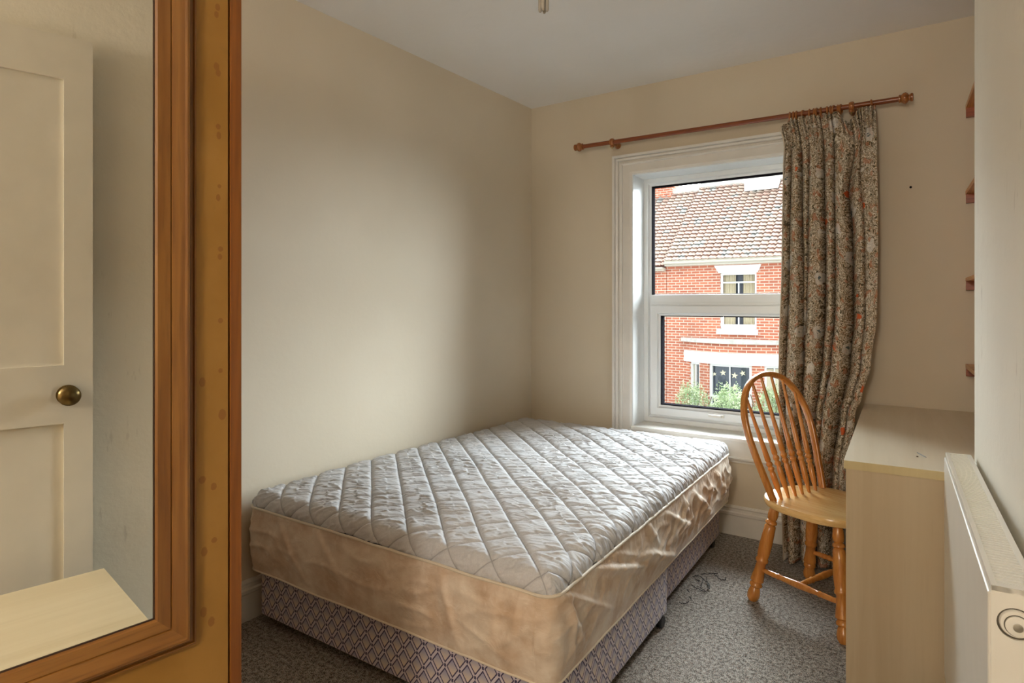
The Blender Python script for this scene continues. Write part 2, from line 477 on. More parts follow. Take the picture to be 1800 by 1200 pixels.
# added fill lamp, unseen behind the camera, brightens the near end of the room
ll = empty('landing_fill_lamp', (-0.25, YN-0.75, H), 0, 'added fill light, an unseen glowing globe on a rod behind the camera', 'lamp')
bm = B(); lathe(bm, (0, 0, 0), (0, 0, -0.03), [(0, 0.05), (1, 0.05)], 24); lathe(bm, (0, 0, -0.03), (0, 0, -0.50), [(0, 0.006), (1, 0.006)], 10); obj('base', bm, M_plastic, ll, True)
gE = G('fill_lamp_glow', 0.3); gE.col((0.9, 0.85, 0.75)); gE.b.inputs['Emission Color'].default_value = (1.0, 0.91, 0.79, 1); gE.b.inputs['Emission Strength'].default_value = 72.0
bm = B(); bmesh.ops.create_uvsphere(bm, u_segments=24, v_segments=14, radius=0.17)
for v in bm.verts: v.co.z = v.co.z*0.8 - 0.62
obj('fill_globe', bm, gE.m, ll, True)

# skirting boards
SK = [(0, 0), (0.018, 0), (0.018, 0.105), (0.022, 0.110), (0.022, 0.122), (0.014, 0.128), (0.012, 0.140), (0.016, 0.148), (0.010, 0.158), (0, 0.158)]
def skirting(name, pts):
    bm = B(); N = Vector((0, 0, 1))
    mitred(bm, [Vector((x, y, 0)) for x, y in pts], SK, (0, 0, 1), closed=False); fixn(bm)
    return structure(name, bm, M_gloss)
# moulding offset runs to the right of travel direction
skirting('baseboard_left', [(xl(YN)+0.0, YN), (xl(YB), YB)])
skirting('baseboard_back', [(xl(YB), YB), (0.5, YB)])
skirting('baseboard_right', [(xr(2.2), 2.2), (xr(YN), YN)])

# ------------------------------------------------------------------ window
wn = empty('window_1', ((WIN_X0+WIN_X1)/2, YB+0.16, WIN_Z0), kind='structure')
WY = YB + 0.16
# painted architrave
AP = [(0, 0), (0, 0.012), (0.012, 0.018), (0.056, 0.016), (0.060, 0.028), (0.067, 0.030), (0.071, 0.018), (0.080, 0.017), (0.084, 0.032), (0.094, 0.036), (0.097, 0.028), (0.101, 0.044), (0.114, 0.046), (0.114, 0)]
bm = B(); x0, x1 = WIN_X0-0.003, WIN_X1+0.003
mitred(bm, [(x1, YB, 0.0), (x1, YB, WIN_Z1+0.003), (x0, YB, WIN_Z1+0.003), (x0, YB, 0.0)], AP, (0, -1, 0), closed=False); fixn(bm)
o = obj('architrave', bm, M_gloss, wn, world=True)
# reveal lining boards
bm = B()
box(bm, WIN_X0-0.004, WIN_X0+0.004, YB-0.012, WY+0.03, WIN_Z0, WIN_Z1); box(bm, WIN_X1-0.004, WIN_X1+0.004, YB-0.012, WY+0.03, WIN_Z0, WIN_Z1)
box(bm, WIN_X0, WIN_X1, YB-0.012, WY+0.03, WIN_Z1-0.004, WIN_Z1+0.004)
obj('window_lining', bm, M_upvc, wn, world=True)
bm = B(); box(bm, WIN_X0-0.0, WIN_X1+0.0, YB-0.035, WY+0.03, WIN_Z0-0.020, WIN_Z0, 0.004)
obj('window_sill', bm, M_gloss, wn, world=True)
def sash(bm, x0, x1, z0, z1, w, y0, y1, wl=None, wb=None, wt=None, wr=None):
    """rectangular member frame with a stepped inner bead"""
    pr = [(0, 0), (0, -(y1-y0)), (-0.006, -(y1-y0)-0.004), (-w+0.018, -(y1-y0)-0.004), (-w+0.012, -(y1-y0)+0.010), (-w+0.002, -(y1-y0)+0.014), (-w, -(y1-y0)+0.02), (-w, 0)]
    mitred(bm, [(x1, y1, z0), (x1, y1, z1), (x0, y1, z1), (x0, y1, z0)], [(a, -b) for a, b in pr], (0, -1, 0)); fixn(bm)
ax0, ax1 = WIN_X0+0.001, WIN_X1-0.001
bm = B()
# outer frame: whole opening, with transom
sash(bm, ax0, ax1, WIN_Z0, WIN_Z1-0.002, 0.048, WY, WY+0.06)
box(bm, ax0+0.05, ax1-0.05, WY-0.003, WY+0.055, 1.247, 1.313, 0.004); box(bm, ax0+0.05, ax1-0.05, WY-0.009, WY-0.002, 1.250, 1.262, 0.003)
obj('window_frame', bm, M_upvc, wn, world=True)
bm = B(); sash(bm, ax0+0.046, ax1-0.046, 0.578, 1.248, 0.064, WY-0.012, WY+0.05)
sf = obj('opening_sash', bm, M_upvc, wn, world=True)
def gasket(x0, x1, z0, z1, y, nm, par):
    bm = B()
    for a in ((x0, x0+0.003, z0, z1), (x1-0.003, x1, z0, z1), (x0, x1, z0, z0+0.006), (x0, x1, z1-0.006, z1)):
        box(bm, a[0], a[1], y, WY+0.066, a[2], a[3])
    obj('glazing_gasket', bm, M_black, par, world=True)
    bm = B(); box(bm, x0+0.003, x1-0.003, y+0.012, y+0.016, z0+0.006, z1-0.006); obj('window_glass', bm, M_glass, par, world=True)
gasket(ax0+0.046, ax1-0.046, 1.311, WIN_Z1-0.048, WY+0.016, 'upper', wn)
gasket(ax0+0.108, ax1-0.108, 0.640, 1.186, WY+0.004, 'lower', wn)
# handle
hx = -1.02
bm = B(); box(bm, hx-0.03, hx+0.03, WY-0.030, WY-0.014, 0.600, 0.620, 0.005); box(bm, hx-0.055, hx+0.02, WY-0.045, WY-0.030, 0.602, 0.618, 0.006)
obj('window_handle', bm, M_plastic, wn, world=True, smooth=True)
# panelling under the window
bm = B(); box(bm, WIN_X0, WIN_X1, YB-0.012, YB, 0.40, WIN_Z0-0.018)
mitred(bm, [(WIN_X0, YB-0.0, 0.425), (WIN_X1, YB-0.0, 0.425)], [(0, 0), (0, 0.022), (0.006, 0.028), (0.014, 0.026), (0.020, 0.014), (0.03, 0.014), (0.03, 0)], (0, -1, 0), closed=False)
fixn(bm); structure('trim_1', bm, M_gloss)

# ------------------------------------------------------------------ door seen in the mirror (stands open against the right wall)
def xd(y): return xr(y) - 0.055
DY0, DY1, DZ1 = -0.19, 0.598, 2.095
dr = empty('door_1', (0.10, DY0, 0.0), kind='structure')
bm = B(); XF = 0.128
zr = [(0.012, 0.20), (0.88, 1.063), (1.96, DZ1)]
for z0, z1 in zr:
    box(bm, XF, XF+0.034, DY0+0.09, 0.17, z0, z1); box(bm, XF, XF+0.034, 0.25, 0.522, z0, z1)
for y0, y1 in ((DY0, DY0+0.09), (0.17, 0.25), (0.522, DY1)): box(bm, XF, XF+0.034, y0, y1, 0.012, DZ1)
box(bm, XF+0.011, XF+0.024, DY0+0.05, DY1-0.04, 0.1, 1.97)
obj('door_leaf', bm, M_doorp, dr, world=True)
bm = B(); lathe(bm, (XF, 0.532, 0.970), (XF-0.056, 0.532, 0.970), [(0, 0.030), (0.08, 0.031), (0.12, 0.024), (0.2, 0.012), (0.42, 0.011), (0.5, 0.022), (0.62, 0.0295), (0.78, 0.0305), (0.9, 0.025), (0.98, 0.012), (1, 0.004)], 28)
o = obj('door_knob', bm, M_brass, dr, world=True, smooth=True)

# ------------------------------------------------------------------ low bedside table seen in the mirror
tb = empty('bedside_table', (-0.02, 0.607, 0), math.radians(-4.0), 'low limed wood laminate table reflected in the wardrobe mirror below the door', 'table')
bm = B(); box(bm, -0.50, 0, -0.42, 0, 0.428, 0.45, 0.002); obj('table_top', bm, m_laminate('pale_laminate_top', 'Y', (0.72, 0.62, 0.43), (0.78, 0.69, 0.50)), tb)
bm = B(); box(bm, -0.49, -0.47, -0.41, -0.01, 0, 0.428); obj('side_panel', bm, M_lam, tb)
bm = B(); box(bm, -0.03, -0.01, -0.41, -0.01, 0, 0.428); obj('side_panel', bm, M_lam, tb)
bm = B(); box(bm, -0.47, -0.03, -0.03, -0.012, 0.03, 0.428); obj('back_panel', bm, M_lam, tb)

# ------------------------------------------------------------------ wardrobe with mirror (front plane runs 7 degrees off the Y axis)
WA = math.radians(-7.0)
Dv = Vector((math.sin(math.radians(7)), math.cos(math.radians(7)), 0)); Nv = Vector((-Dv.y, Dv.x, 0))
base = Nv*1.14 + Dv*0.536
wd = empty('wardrobe', (base.x, base.y, 0), WA, 'pine edged wardrobe with a stained brown door and a framed mirror', 'wardrobe')
# local: +Y along the front to the far edge, -X into the wardrobe; x=0 is the front face, y=0 the far edge
WH = 2.02; WL = 0.90
bm = B(); box(bm, -0.56, 0, -0.021, 0, 0, WH, 0.0015); obj('side_panel', bm, M_edge, wd)
bm = B(); box(bm, -0.56, 0, -WL, -WL+0.021, 0, WH, 0.0015); obj('side_panel', bm, M_edge, wd)
bm = B(); box(bm, -0.56, 0.0, -WL, 0, WH, WH+0.02, 0.002); obj('top_panel', bm, M_edge, wd)
bm = B(); box(bm, -0.56, -0.545, -WL+0.021, -0.021, 0.0, WH); obj('back_panel', bm, M_edge, wd)
bm = B(); box(bm, -0.545, -0.03, -WL+0.021, -0.021, 0.0, 0.075); obj('plinth', bm, M_edge, wd)
bm = B(); box(bm, -0.019, -0.001, -WL+0.023, -0.0245, 0.08, WH-0.003, 0.001); dp = obj('door', bm, M_board, wd)
# mirror opening: local y from  -0.150 (glass edge) , z 0.726
gy1, gy0, gz0, gz1 = 0.386-0.536, 0.386-0.536-0.56, 0.725, 1.90
bm = B()
fp = [(0.0, 0.003), (0.0, 0.006), (0.003, 0.010), (0.023, 0.0105), (0.0242, 0.008), (0.0258, 0.011), (0.044, 0.015), (0.048, 0.0166), (0.052, 0.0155), (0.0545, 0.011), (0.056, 0.003), (0.0620, 0.003), (0.0632, 0.0075), (0.066, 0.0075), (0.066, 0.0)]
fv = [(gy0, gz0), (gy1, gz0), (gy1, gz1), (gy0, gz1)]
def side_rail(bm, i):
    cs = [Vector((0, y, z)) for y, z in fv]; N = Vector((1, 0, 0))
    a, b = cs[i], cs[(i+1) % 4]; d = (b-a).normalized(); out = d.cross(N)
    r0 = [bm.verts.new(a + (out - d)*q[0] + N*q[1]) for q in fp]
    r1 = [bm.verts.new(b + (out + d)*q[0] + N*q[1]) for q in fp]
    m = len(fp)
    for k in range(m-1): bm.faces.new((r0[k], r0[k+1], r1[k+1], r1[k]))
    bm.faces.new(r0[::-1]); bm.faces.new(r1); fixn(bm); return bm
for i in range(4):
    obj('mirror_frame', side_rail(B(), i), M_pine if i in (1, 3) else M_pineh, dp)
bm = B(); box(bm, 0.0002, 0.0035, gy0-0.004, gy1+0.004, gz0-0.004, gz1+0.004); obj('mirror_glass', bm, M_mirror, dp)
bm = B()
for i, (a0, a1, b0, b1) in enumerate(((gy0, gy1, gz0, gz0+0.0022), (gy1-0.0022, gy1, gz0, gz1))): box(bm, 0.003, 0.0048, a0, a1, b0, b1)
obj('mirror_rebate', bm, m_plain('dark_rebate', (0.05, 0.025, 0.015), 0.7), dp)

# ------------------------------------------------------------------ divan bed
bx0 = lambda y: -2.205 + 0.012*(y-1.42)
bx1 = lambda y: -0.842 - 0.027*(y-1.42)
bed = empty('divan_bed', (-1.53, 2.38, 0), 0, 'divan bed base in lavender lattice patterned fabric along the cream wall', 'bed')
def section(y0, y1, xa, xb, z0=0.045, z1=0.224):
    bm = B(); r = 0.03; pts = []
    for cx_, cy_, a0 in ((xb(y0)-r, y0+r, -90), (xb(y1)-r, y1-r, 0), (xa(y1)+r, y1-r, 90), (xa(y0)+r, y0+r, 180)):
        for k in range(5):
            a = math.radians(a0 + 90*k/4); pts.append((cx_ + r*math.cos(a), cy_ + r*math.sin(a)))
    L = [0]
    for i in range(len(pts)): L.append(L[-1] + math.dist(pts[i], pts[(i+1) % len(pts)]))
    lay = bm.loops.layers.uv.new('UVMap'); n = len(pts); nz = 4
    rings = [[bm.verts.new((x, y, z0 + (z1-z0)*j/nz)) for x, y in pts] for j in range(nz+1)]
    for j in range(nz):
        for i in range(n):
            f = bm.faces.new((rings[j][i], rings[j][(i+1) % n], rings[j+1][(i+1) % n], rings[j+1][i]))
            for lp, (a, b) in zip(f.loops, ((i, j), (i+1, j), (i+1, j+1), (i, j+1))):
                lp[lay].uv = (L[a], z0 + (z1-z0)*b/nz)
    bm.faces.new(rings[0][::-1]); bm.faces.new(rings[-1]); return bm
obj('base_section', section(1.452, 2.385, lambda y: bx0(y)+0.01, lambda y: bx1(y)+0.0), M_divan, bed, True, True)
obj('base_section', section(2.395, 3.330, lambda y: bx0(y)+0.01, lambda y: bx1(y)-0.036), M_divan, bed, True, True)
for x, y in ((-2.10, 1.58), (-0.90, 1.56), (-0.875, 2.31), (-2.10, 2.30), (-0.95, 2.47), (-0.945, 3.22), (-2.10, 3.24), (-2.1, 2.5)):
    bm = B(); lathe(bm, (x-0.012, y, 0.025), (x+0.012, y, 0.025), [(0, 0.021), (0.15, 0.025), (0.85, 0.025), (1, 0.021)], 18)
    lathe(bm, (x, y, 0.024), (x, y, 0.048), [(0, 0.010), (1, 0.013)], 12)
    obj('castor', bm, M_cast, bed, True, True)

mt = empty('mattress', (-1.53, 2.38, 0.23), 0, 'double mattress in a white diamond quilted protector with a tan elasticated skirt', 'mattress')
MY0, MY1 = 1.425, 3.345; TOPZ = 0.522; RR = 0.042; SEAMZ = 0.470
nz = noise.noise
def lattice(x, y):
    a = (x*0.682 + y*0.731)/0.112; b = (-x*0.695 + y*0.719)/0.118
    a += 0.06*nz(Vector((x*3, y*3, 1))); b += 0.06*nz(Vector((x*3, y*3, 7)))
    return abs(a - round(a))*0.112, abs(b - round(b))*0.118, math.floor(a+.5), math.floor(b+.5)
ARC = RR*PI/2; DROP = (TOPZ - SEAMZ) - RR
OVER = ARC + max(DROP, 0.004)
def quilt_uv(u, v):
    hy = (MY1-MY0)/2; qy = (v*2-1)*(hy - RR + OVER); ycl = max(MY0, min(MY1, (MY0+MY1)/2+qy))
    xa, xb = bx0(ycl)-0.004, bx1(ycl)+0.004
    x = (xa+xb)/2 + (u*2-1)*((xb-xa)/2 - RR + OVER); y = (MY0+MY1)/2 + qy
    return ((x*0.682 + y*0.731)/0.112 + 0.06*nz(Vector((x*3, y*3, 1))), (-x*0.695 + y*0.719)/0.118 + 0.06*nz(Vector((x*3, y*3, 7))))
def quilt_pt(u, v):
    hy = (MY1-MY0)/2; cy = (MY0+MY1)/2
    qy = (v*2-1)*(hy - RR + OVER)
    ycl = max(MY0, min(MY1, cy+qy))
    xa, xb = bx0(ycl)-0.004, bx1(ycl)+0.004
    hx = (xb-xa)/2; cx = (xa+xb)/2
    qx = (u*2-1)*(hx - RR + OVER)
    ix, iy = hx-RR-0.03, hy-RR-0.03
    # flat part plus rolled edge
    px = max(-(hx-RR), min(hx-RR, qx)); py = max(-(hy-RR), min(hy-RR, qy))
    ox, oy = qx-px, qy-py
    d = math.hypot(ox, oy); z = TOPZ; n = Vector((0, 0, 1)); x, y = px, py
    if d > 1e-6:
        s = max(abs(ox), abs(oy)); ux, uy = ox/d, oy/d
        a = min(s/RR, PI/2)
        x = px + ux*RR*math.sin(a); y = py + uy*RR*math.sin(a)
        z = TOPZ - RR*(1-math.cos(a)) - max(0, s-ARC)
        n = Vector((ux*math.sin(a), uy*math.sin(a), math.cos(a)))
    X, Y = cx+x, cy+y
    # crown and soft undulation
    e = min(hx-abs(x), hy-abs(y), 0.25)/0.25
    z += 0.016*e + 0.010*nz(Vector((X*1.7, Y*1.7, 3.1)))
    # quilting
    fx, fy = cx+qx, cy+qy
    d1, d2, ia, ib = lattice(fx, fy)
    w = 0.008
    puff = (1-math.exp(-(d1/w)**1.2))*(1-math.exp(-(d2/w)**1.2))
    ca, cb = fx*0.87 + fy*0.5, -fx*0.5 + fy*0.87
    wq = 0.25*nz(Vector((fx*5, fy*5, 4)))
    wa = nz(Vector((ca*8 + wq, cb*30 + wq*4, ia*3.1+ib*1.7))); wr = max(0, 1 - 5.5*abs(wa))**1.2
    wb = nz(Vector((ca*15, cb*52 + ca*8, 9.0+ia))); wr2 = max(0, 1 - 4.5*abs(wb))
    amt = 0.60 + 0.5*max(0, 0.35 + nz(Vector((fx*3, fy*3, 2))))
    gather = 0.0
    m = min(hx-abs(x), hy-abs(y))
    if m < 0.10:
        along = fy if (hx-abs(x)) < (hy-abs(y)) else fx
        gather = (1-max(m, 0)/0.10)*0.0022*nz(Vector((along*90, m*8, 4)))
    ef = 0.40 + 0.60*min(1, max(0, m)/0.06)
    groove = math.exp(-(d1/0.0042)**2) + math.exp(-(d2/0.0042)**2)
    h = ef*(0.0075*puff - 0.0028*groove) + puff*(0.0060*wr + 0.0028*wr2)*amt + gather
    return Vector((X, Y, z)) + n*h
bm = B(); grid(bm, 420, 580, quilt_pt, quilt_uv)
obj('quilted_top', bm, M_quilt, mt, True, True, 180)

# perimeter of the side skirt
def perim():
    pts = []; r = 0.045
    c = [(bx1(MY0)+0.002-r, MY0-0.002+r, -90), (bx1(MY1)+0.002-r, MY1-r, 0), (bx0(MY1)-0.002+r, MY1-r, 90), (bx0(MY0)-0.002+r, MY0-0.002+r, 180)]
    for cx_, cy_, a0 in c:
        for k in range(9):
            a = math.radians(a0 + 90*k/8); pts.append(Vector((cx_ + r*math.cos(a), cy_ + r*math.sin(a), 0)))
    L = [0.0]
    for i in range(len(pts)): L.append(L[-1] + (pts[(i+1) % len(pts)]-pts[i]).length)
    return pts, L
PP, PL = perim(); PT = PL[-1]
def pat(s):
    s = (s % 1.0)*PT
    for i in range(len(PP)):
        if s <= PL[i+1]:
            t = (s-PL[i])/(PL[i+1]-PL[i]); a, b = PP[i], PP[(i+1) % len(PP)]
            d = (b-a).normalized(); return a.lerp(b, t), Vector((d.y, -d.x, 0)), s
def ridge(v): return 1 - abs(nz(v))*2.2
def skirt_pt(u, v):
    p, n, s = pat(u); S1 = PP[0]
    side = n.x > 0.7; front = n.y < -0.7
    zb = 0.229 + 0.004*nz(Vector((s*5, 0, 2)))
    z = SEAMZ + (zb-SEAMZ)*v
    e = math.sin(PI*min(v*1.01, 1))
    def crease(a, y0, y1, v0, v1, w, amp):
        if not v0 <= v <= v1: return 0.0
        k = (v-v0)/(v1-v0); c = y0 + (y1-y0)*k; w = w*(1.2+0.8*k)
        dd = (a-c)/w; return amp*math.sin(PI*min(1, k*0.9+0.08))**0.7*(math.exp(-dd*dd) if dd < 0 else math.exp(-(dd*2.4)**2))
    off = 0.0
    if side:
        y = p.y
        for c in ((1.47, 1.60, 0, .9, .016, .014), (1.47, 1.80, 0, .75, .020, .018), (1.50, 1.53, 0, .95, .012, .010), (1.66, 2.10, .0, .62, .035, .022), (2.05, 2.45, .35, .98, .045, .024),
                  (1.80, 2.02, 0, .35, .02, .012), (2.12, 2.22, 0, .5, .025, .014), (2.30, 2.62, .05, .7, .03, .018), (2.52, 2.60, 0, .55, .025, .014), (2.66, 2.95, .1, .9, .035, .020), (2.88, 2.96, 0, .6, .025, .014), (3.05, 3.2, .1, .8, .03, .016)):
            off += 0.72*crease(y, *c)
        rough = 0.35 + 0.65*min(1, max(0, (y-1.9)/0.7))
        off += e*0.014*rough*max(0, ridge(Vector((s*9 + v*2.5, v*3.2 - s*2, 11))))**2 + e*0.004*rough*nz(Vector((s*34 + v*6, v*9, 3)))
        gat = 0.0050*nz(Vector((s*70, v*2.0, 8)))*math.exp(-v*5)
    else:
        a = p.x if front else p.y
        if front:
            for c in ((-0.93, -0.97, 0, 1, .018, .012), (-1.02, -1.02, 0, 1, .03, .010), (-1.22, -1.14, 0, 1, .020, .012), (-1.26, -1.34, 0, .8, .02, .008), (-1.80, -1.62, 0, .8, .02, .007), (-2.02, -1.84, .0, .9, .02, .007)):
                off += crease(a, *c)
        off += e*0.006*max(0, ridge(Vector((s*5 + v*2.2, v*2.8 - s*1.5, 11))))**2 + e*0.004*nz(Vector((s*7, v*2.4, 5)))
        gat = 0.0022*nz(Vector((s*70, v*2.0, 8)))*math.exp(-v*5)
    off += 0.005 + e*0.010 + gat + 0.0025*nz(Vector((s*50, v*3, 18)))*math.exp(-(1-v)*6)*(1-v)*3
    q = p + n*off
    lim = xl(q.y) + 0.012
    if q.x < lim: q.x = lim
    return Vector((q.x, q.y, z))
bm = B(); grid(bm, 1100, 44, skirt_pt, lambda u, v: (u*PT, v*0.27), closed_u=True, flip=True)
obj('side_skirt', bm, M_skirt, mt, True, True, 180)
def loop_path(z, off, n=500, wob=0.0, k=1.0):
    out = []
    for i in range(n):
        p, nn, s = pat(i/n); q = p + nn*(off + wob*nz(Vector((s*12, 3, z)))); q.x = max(q.x, xl(q.y)+0.012)
        out.append((q.x, q.y, z + wob*1.2*nz(Vector((s*10, 8, z)))))
    return out
bm = B(); sweep(bm, loop_path(SEAMZ, 0.008, 600, 0.0025), circ(0.0048, 8), True); fixn(bm)
obj('piping', bm, M_piping, mt, True, True)
bm = B(); hem = [tuple(skirt_pt(i/600, 1.0)) for i in range(600)]
sweep(bm, hem, circ(0.0038, 6), True); fixn(bm); obj('elastic_hem', bm, M_piping, mt, True, True)

# ------------------------------------------------------------------ loose black threads under the bed edge
random.seed(4)
def fl(px, py):
    f = 1088.; r = Vector((-math.sin(YAW), math.cos(YAW))) + Vector((math.cos(YAW), math.sin(YAW)))*(px-900)/f
    t = HC*f/(py-535); return Vector((r.x*t, r.y*t, 0.006))
TH = [[(1233, 1011), (1247, 1011), (1262, 1010)], [(1256, 1013), (1263, 1018), (1268, 1022), (1275, 1022), (1276, 1017)],
      [(1218, 1016), (1228, 1013), (1236, 1020), (1243, 1026), (1246, 1034)], [(1236, 1020), (1233, 1029), (1231, 1037), (1240, 1041)],
      [(1216, 1031), (1224, 1036), (1230, 1039), (1238, 1042), (1247, 1041)], [(1207, 1039), (1212, 1043)], [(1194, 1061), (1199, 1064), (1205, 1064), (1211, 1060)],
      [(1222, 1020), (1228, 1024), (1230, 1023)], [(1241, 1018), (1245, 1028), (1248, 1036), (1243, 1039)], [(1212, 1052), (1215, 1057)]]
c_ = fl(1240, 1030)
tt = empty('thread_tangle', (c_.x, c_.y, 0), 0, 'tangle of loose black threads on the carpet beside the divan', 'threads')
for ln in TH:
    P = [fl(*p) for p in ln]; Q = []; bm = B()
    for a, b in zip(P, P[1:]):
        for k in range(5): Q.append(a.lerp(b, k/5) + Vector((random.uniform(-.002, .002), random.uniform(-.002, .002), random.uniform(0, .004))))
    Q.append(P[-1]); sweep(bm, [tuple(q) for q in Q], circ(0.0016, 5))
    obj('strand', fixn(bm), M_hair, tt, world=True)

# ------------------------------------------------------------------ chair
ch = empty('windsor_chair', (-0.37, 2.845, 0), math.atan2(-0.412, 0.911), 'honey pine hoop back chair pulled up to the desk', 'chair')
SZ = 0.44
def seat_out(a):
    c, s = math.cos(a), math.sin(a)
    rx = 0.232 if c < 0 else 0.215; ry = 0.212
    n = 2.6; k = (abs(c/rx)**n + abs(s/ry)**n)**(-1/n)
    return c*k, s*k
bm = B(); N = 64; prof = [(0.90, -0.034), (0.975, -0.030), (1.0, -0.020), (1.0, -0.008), (0.985, -0.001), (0.95, 0.0)]
rings = [[bm.verts.new((seat_out(2*PI*i/N)[0]*k+0.01, seat_out(2*PI*i/N)[1]*k, SZ+z)) for i in range(N)] for k, z in prof]
for k in (0.8, 0.6, 0.4, 0.2):
    rings.append([bm.verts.new((seat_out(2*PI*i/N)[0]*k+0.01, seat_out(2*PI*i/N)[1]*k, SZ - 0.007*math.cos((k-0.0)*PI/2/0.95)**0.7)) for i in range(N)])
for a, b in zip(rings, rings[1:]):
    for i in range(N): bm.faces.new((a[i], a[(i+1) % N], b[(i+1) % N], b[i]))
bm.faces.new(rings[0][::-1]); bm.faces.new(rings[-1]); fixn(bm)
obj('seat', bm, M_seat, ch, True)
# hoop
lean = math.atan2(0.165, 0.50)
def hp(u, v): return Vector((-0.116 - v*math.sin(lean), u, SZ - 0.004 + v*math.cos(lean)))
ctrl = [(0.172, 0.0), (0.190, 0.09), (0.211, 0.20), (0.220, 0.30), (0.206, 0.385), (0.168, 0.455), (0.112, 0.502), (0.050, 0.524), (0, 0.529)]
ctrl = [(-a, b) for a, b in ctrl] + [(a, b) for a, b in ctrl[::-1][1:]]
def crom(P, n=8):
    out = []
    for i in range(len(P)-1):
        p0, p1, p2, p3 = P[max(i-1, 0)], P[i], P[i+1], P[min(i+2, len(P)-1)]
        for k in range(n):
            t = k/n
            out.append(tuple(0.5*((2*b) + (-a+c)*t + (2*a-5*b+4*c-d)*t*t + (-a+3*b-3*c+d)*t**3) for a, b, c, d in zip(p0, p1, p2, p3)))
    out.append(P[-1]); return out
hc_ = crom(ctrl)
bm = B(); hn = Vector((math.cos(lean), 0, math.sin(lean)))
sec = [(-0.011, -0.008), (-0.007, -0.013), (0.007, -0.013), (0.011, -0.008), (0.011, 0.008), (0.007, 0.013), (-0.007, 0.013), (-0.011, 0.008)]
sweep(bm, [tuple(hp(*p)) for p in hc_], sec, up=hn); fixn(bm)
obj('back_hoop', bm, M_chair, ch, True)
def hoop_v(u):
    best = None
    for p in hc_:
        if p[1] > 0.2 and (best is None or abs(p[0]-u) < abs(best[0]-u)): best = p
    return best[1]
SP = [(0, .006), (.04, .0075), (.12, .0115), (.20, .0125), (.255, .0115), (.27, .0085), (.282, .0125), (.298, .0135), (.314, .0085), (.33, .0135), (.346, .0135), (.362, .0085), (.376, .012), (.45, .011), (.7, .0082), (1, .0058)]
for ub, ut in ((-0.120, -0.172), (-0.072, -0.106), (-0.024, -0.036), (0.024, 0.036), (0.072, 0.106), (0.120, 0.172)):
    bm = B(); lathe(bm, hp(ub, -0.002), hp(ut, hoop_v(ut)-0.008), SP, 14); obj('spindle', bm, M_chair, ch, True, angle=60)
LP = [(0, .013), (.03, .016), (.10, .0185), (.14, .0165), (.15, .013), (.165, .0195), (.185, .0205), (.20, .015), (.215, .0195), (.30, .021), (.42, .0225), (.50, .0215), (.55, .019), (.565, .0225), (.585, .0225), (.60, .017), (.68, .0185), (.76, .0225), (.79, .0235), (.805, .0165), (.825, .022), (.845, .022), (.86, .015), (.885, .019), (.93, .0225), (.97, .021), (1, .014)]
legs = {}
for sx in (-1, 1):
    for sy in (-1, 1):
        t = Vector((0.135*sx, 0.135*sy, SZ-0.033)); f = Vector((0.200*sx, 0.200*sy, 0.0)); legs[sx, sy] = (t, f)
        bm = B(); lathe(bm, t, f, [(a, b*1.13) for a, b in LP], 22); obj('leg', bm, M_chair, ch, True, angle=50)
ST = [(0, .007), (.06, .009), (.2, .0115), (.23, .0095), (.25, .013), (.27, .0095), (.36, .012), (.5, .0145), (.64, .012), (.73, .0095), (.75, .013), (.77, .0095), (.8, .0115), (.94, .009), (1, .007)]
def onleg(k, z): t, f = legs[k]; a = (t.z-z)/(t.z-f.z); return t.lerp(f, a)
mids = []
for sy in (-1, 1):
    a, b = onleg((-1, sy), 0.135), onleg((1, sy), 0.135)
    bm = B(); lathe(bm, a, b, ST, 16); obj('side_stretcher', bm, M_chair, ch, True, angle=60); mids.append((a+b)/2)
bm = B(); lathe(bm, mids[0], mids[1], ST, 16); obj('cross_stretcher', bm, M_chair, ch, True, angle=60)

# ------------------------------------------------------------------ desk in the alcove
dk = empty('desk', (-0.23, 2.175, 0), math.radians(2.1), 'limed wood effect desk filling the alcove under the shelves', 'desk')
DT = 0.769
bm = B()
# top: front-left corner at origin, runs to the window wall
dl = 1.300
prism(bm, [(0, 0), (0.70, -0.0), (0.70, dl-0.03), (0.0, dl-0.002)], DT-0.026, DT)
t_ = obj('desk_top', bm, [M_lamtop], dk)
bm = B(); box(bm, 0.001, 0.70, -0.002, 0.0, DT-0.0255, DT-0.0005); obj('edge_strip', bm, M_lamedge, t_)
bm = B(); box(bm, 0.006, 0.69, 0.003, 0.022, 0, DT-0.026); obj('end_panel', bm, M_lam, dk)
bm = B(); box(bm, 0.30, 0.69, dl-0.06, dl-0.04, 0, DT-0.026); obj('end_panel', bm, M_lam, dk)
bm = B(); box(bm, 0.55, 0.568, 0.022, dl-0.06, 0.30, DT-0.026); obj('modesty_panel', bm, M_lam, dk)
# scratch and stain marks on the desk top, built as tiny raised meshes
def onz(px, py, z):
    f = 1088.; r = Vector((-math.sin(YAW), math.cos(YAW))) + Vector((math.cos(YAW), math.sin(YAW)))*(px-900)/f
    t = (HC-z)*f/(py-535); return Vector((r.x*t, r.y*t, z))
bm = B(); a, b = onz(1612, 795, DT+0.0012), onz(1628, 803.5, DT+0.0012)
sweep(bm, [tuple(a), tuple(a.lerp(b, 0.6)), tuple(b)], circ(0.0012, 6)); fixn(bm)
tag(obj('scratch_mark', bm, m_plain('dark_scratch', (0.08, 0.06, 0.04), 0.4)), 'thin dark straight scratch mark on the pale desk top', 'scratch mark')
bm = B(); c = onz(1612.5, 802, DT+0.0015); bmesh.ops.create_icosphere(bm, subdivisions=2, radius=0.0035, matrix=Matrix.Translation(c) @ Matrix.Diagonal((1, 1, 0.5, 1)))
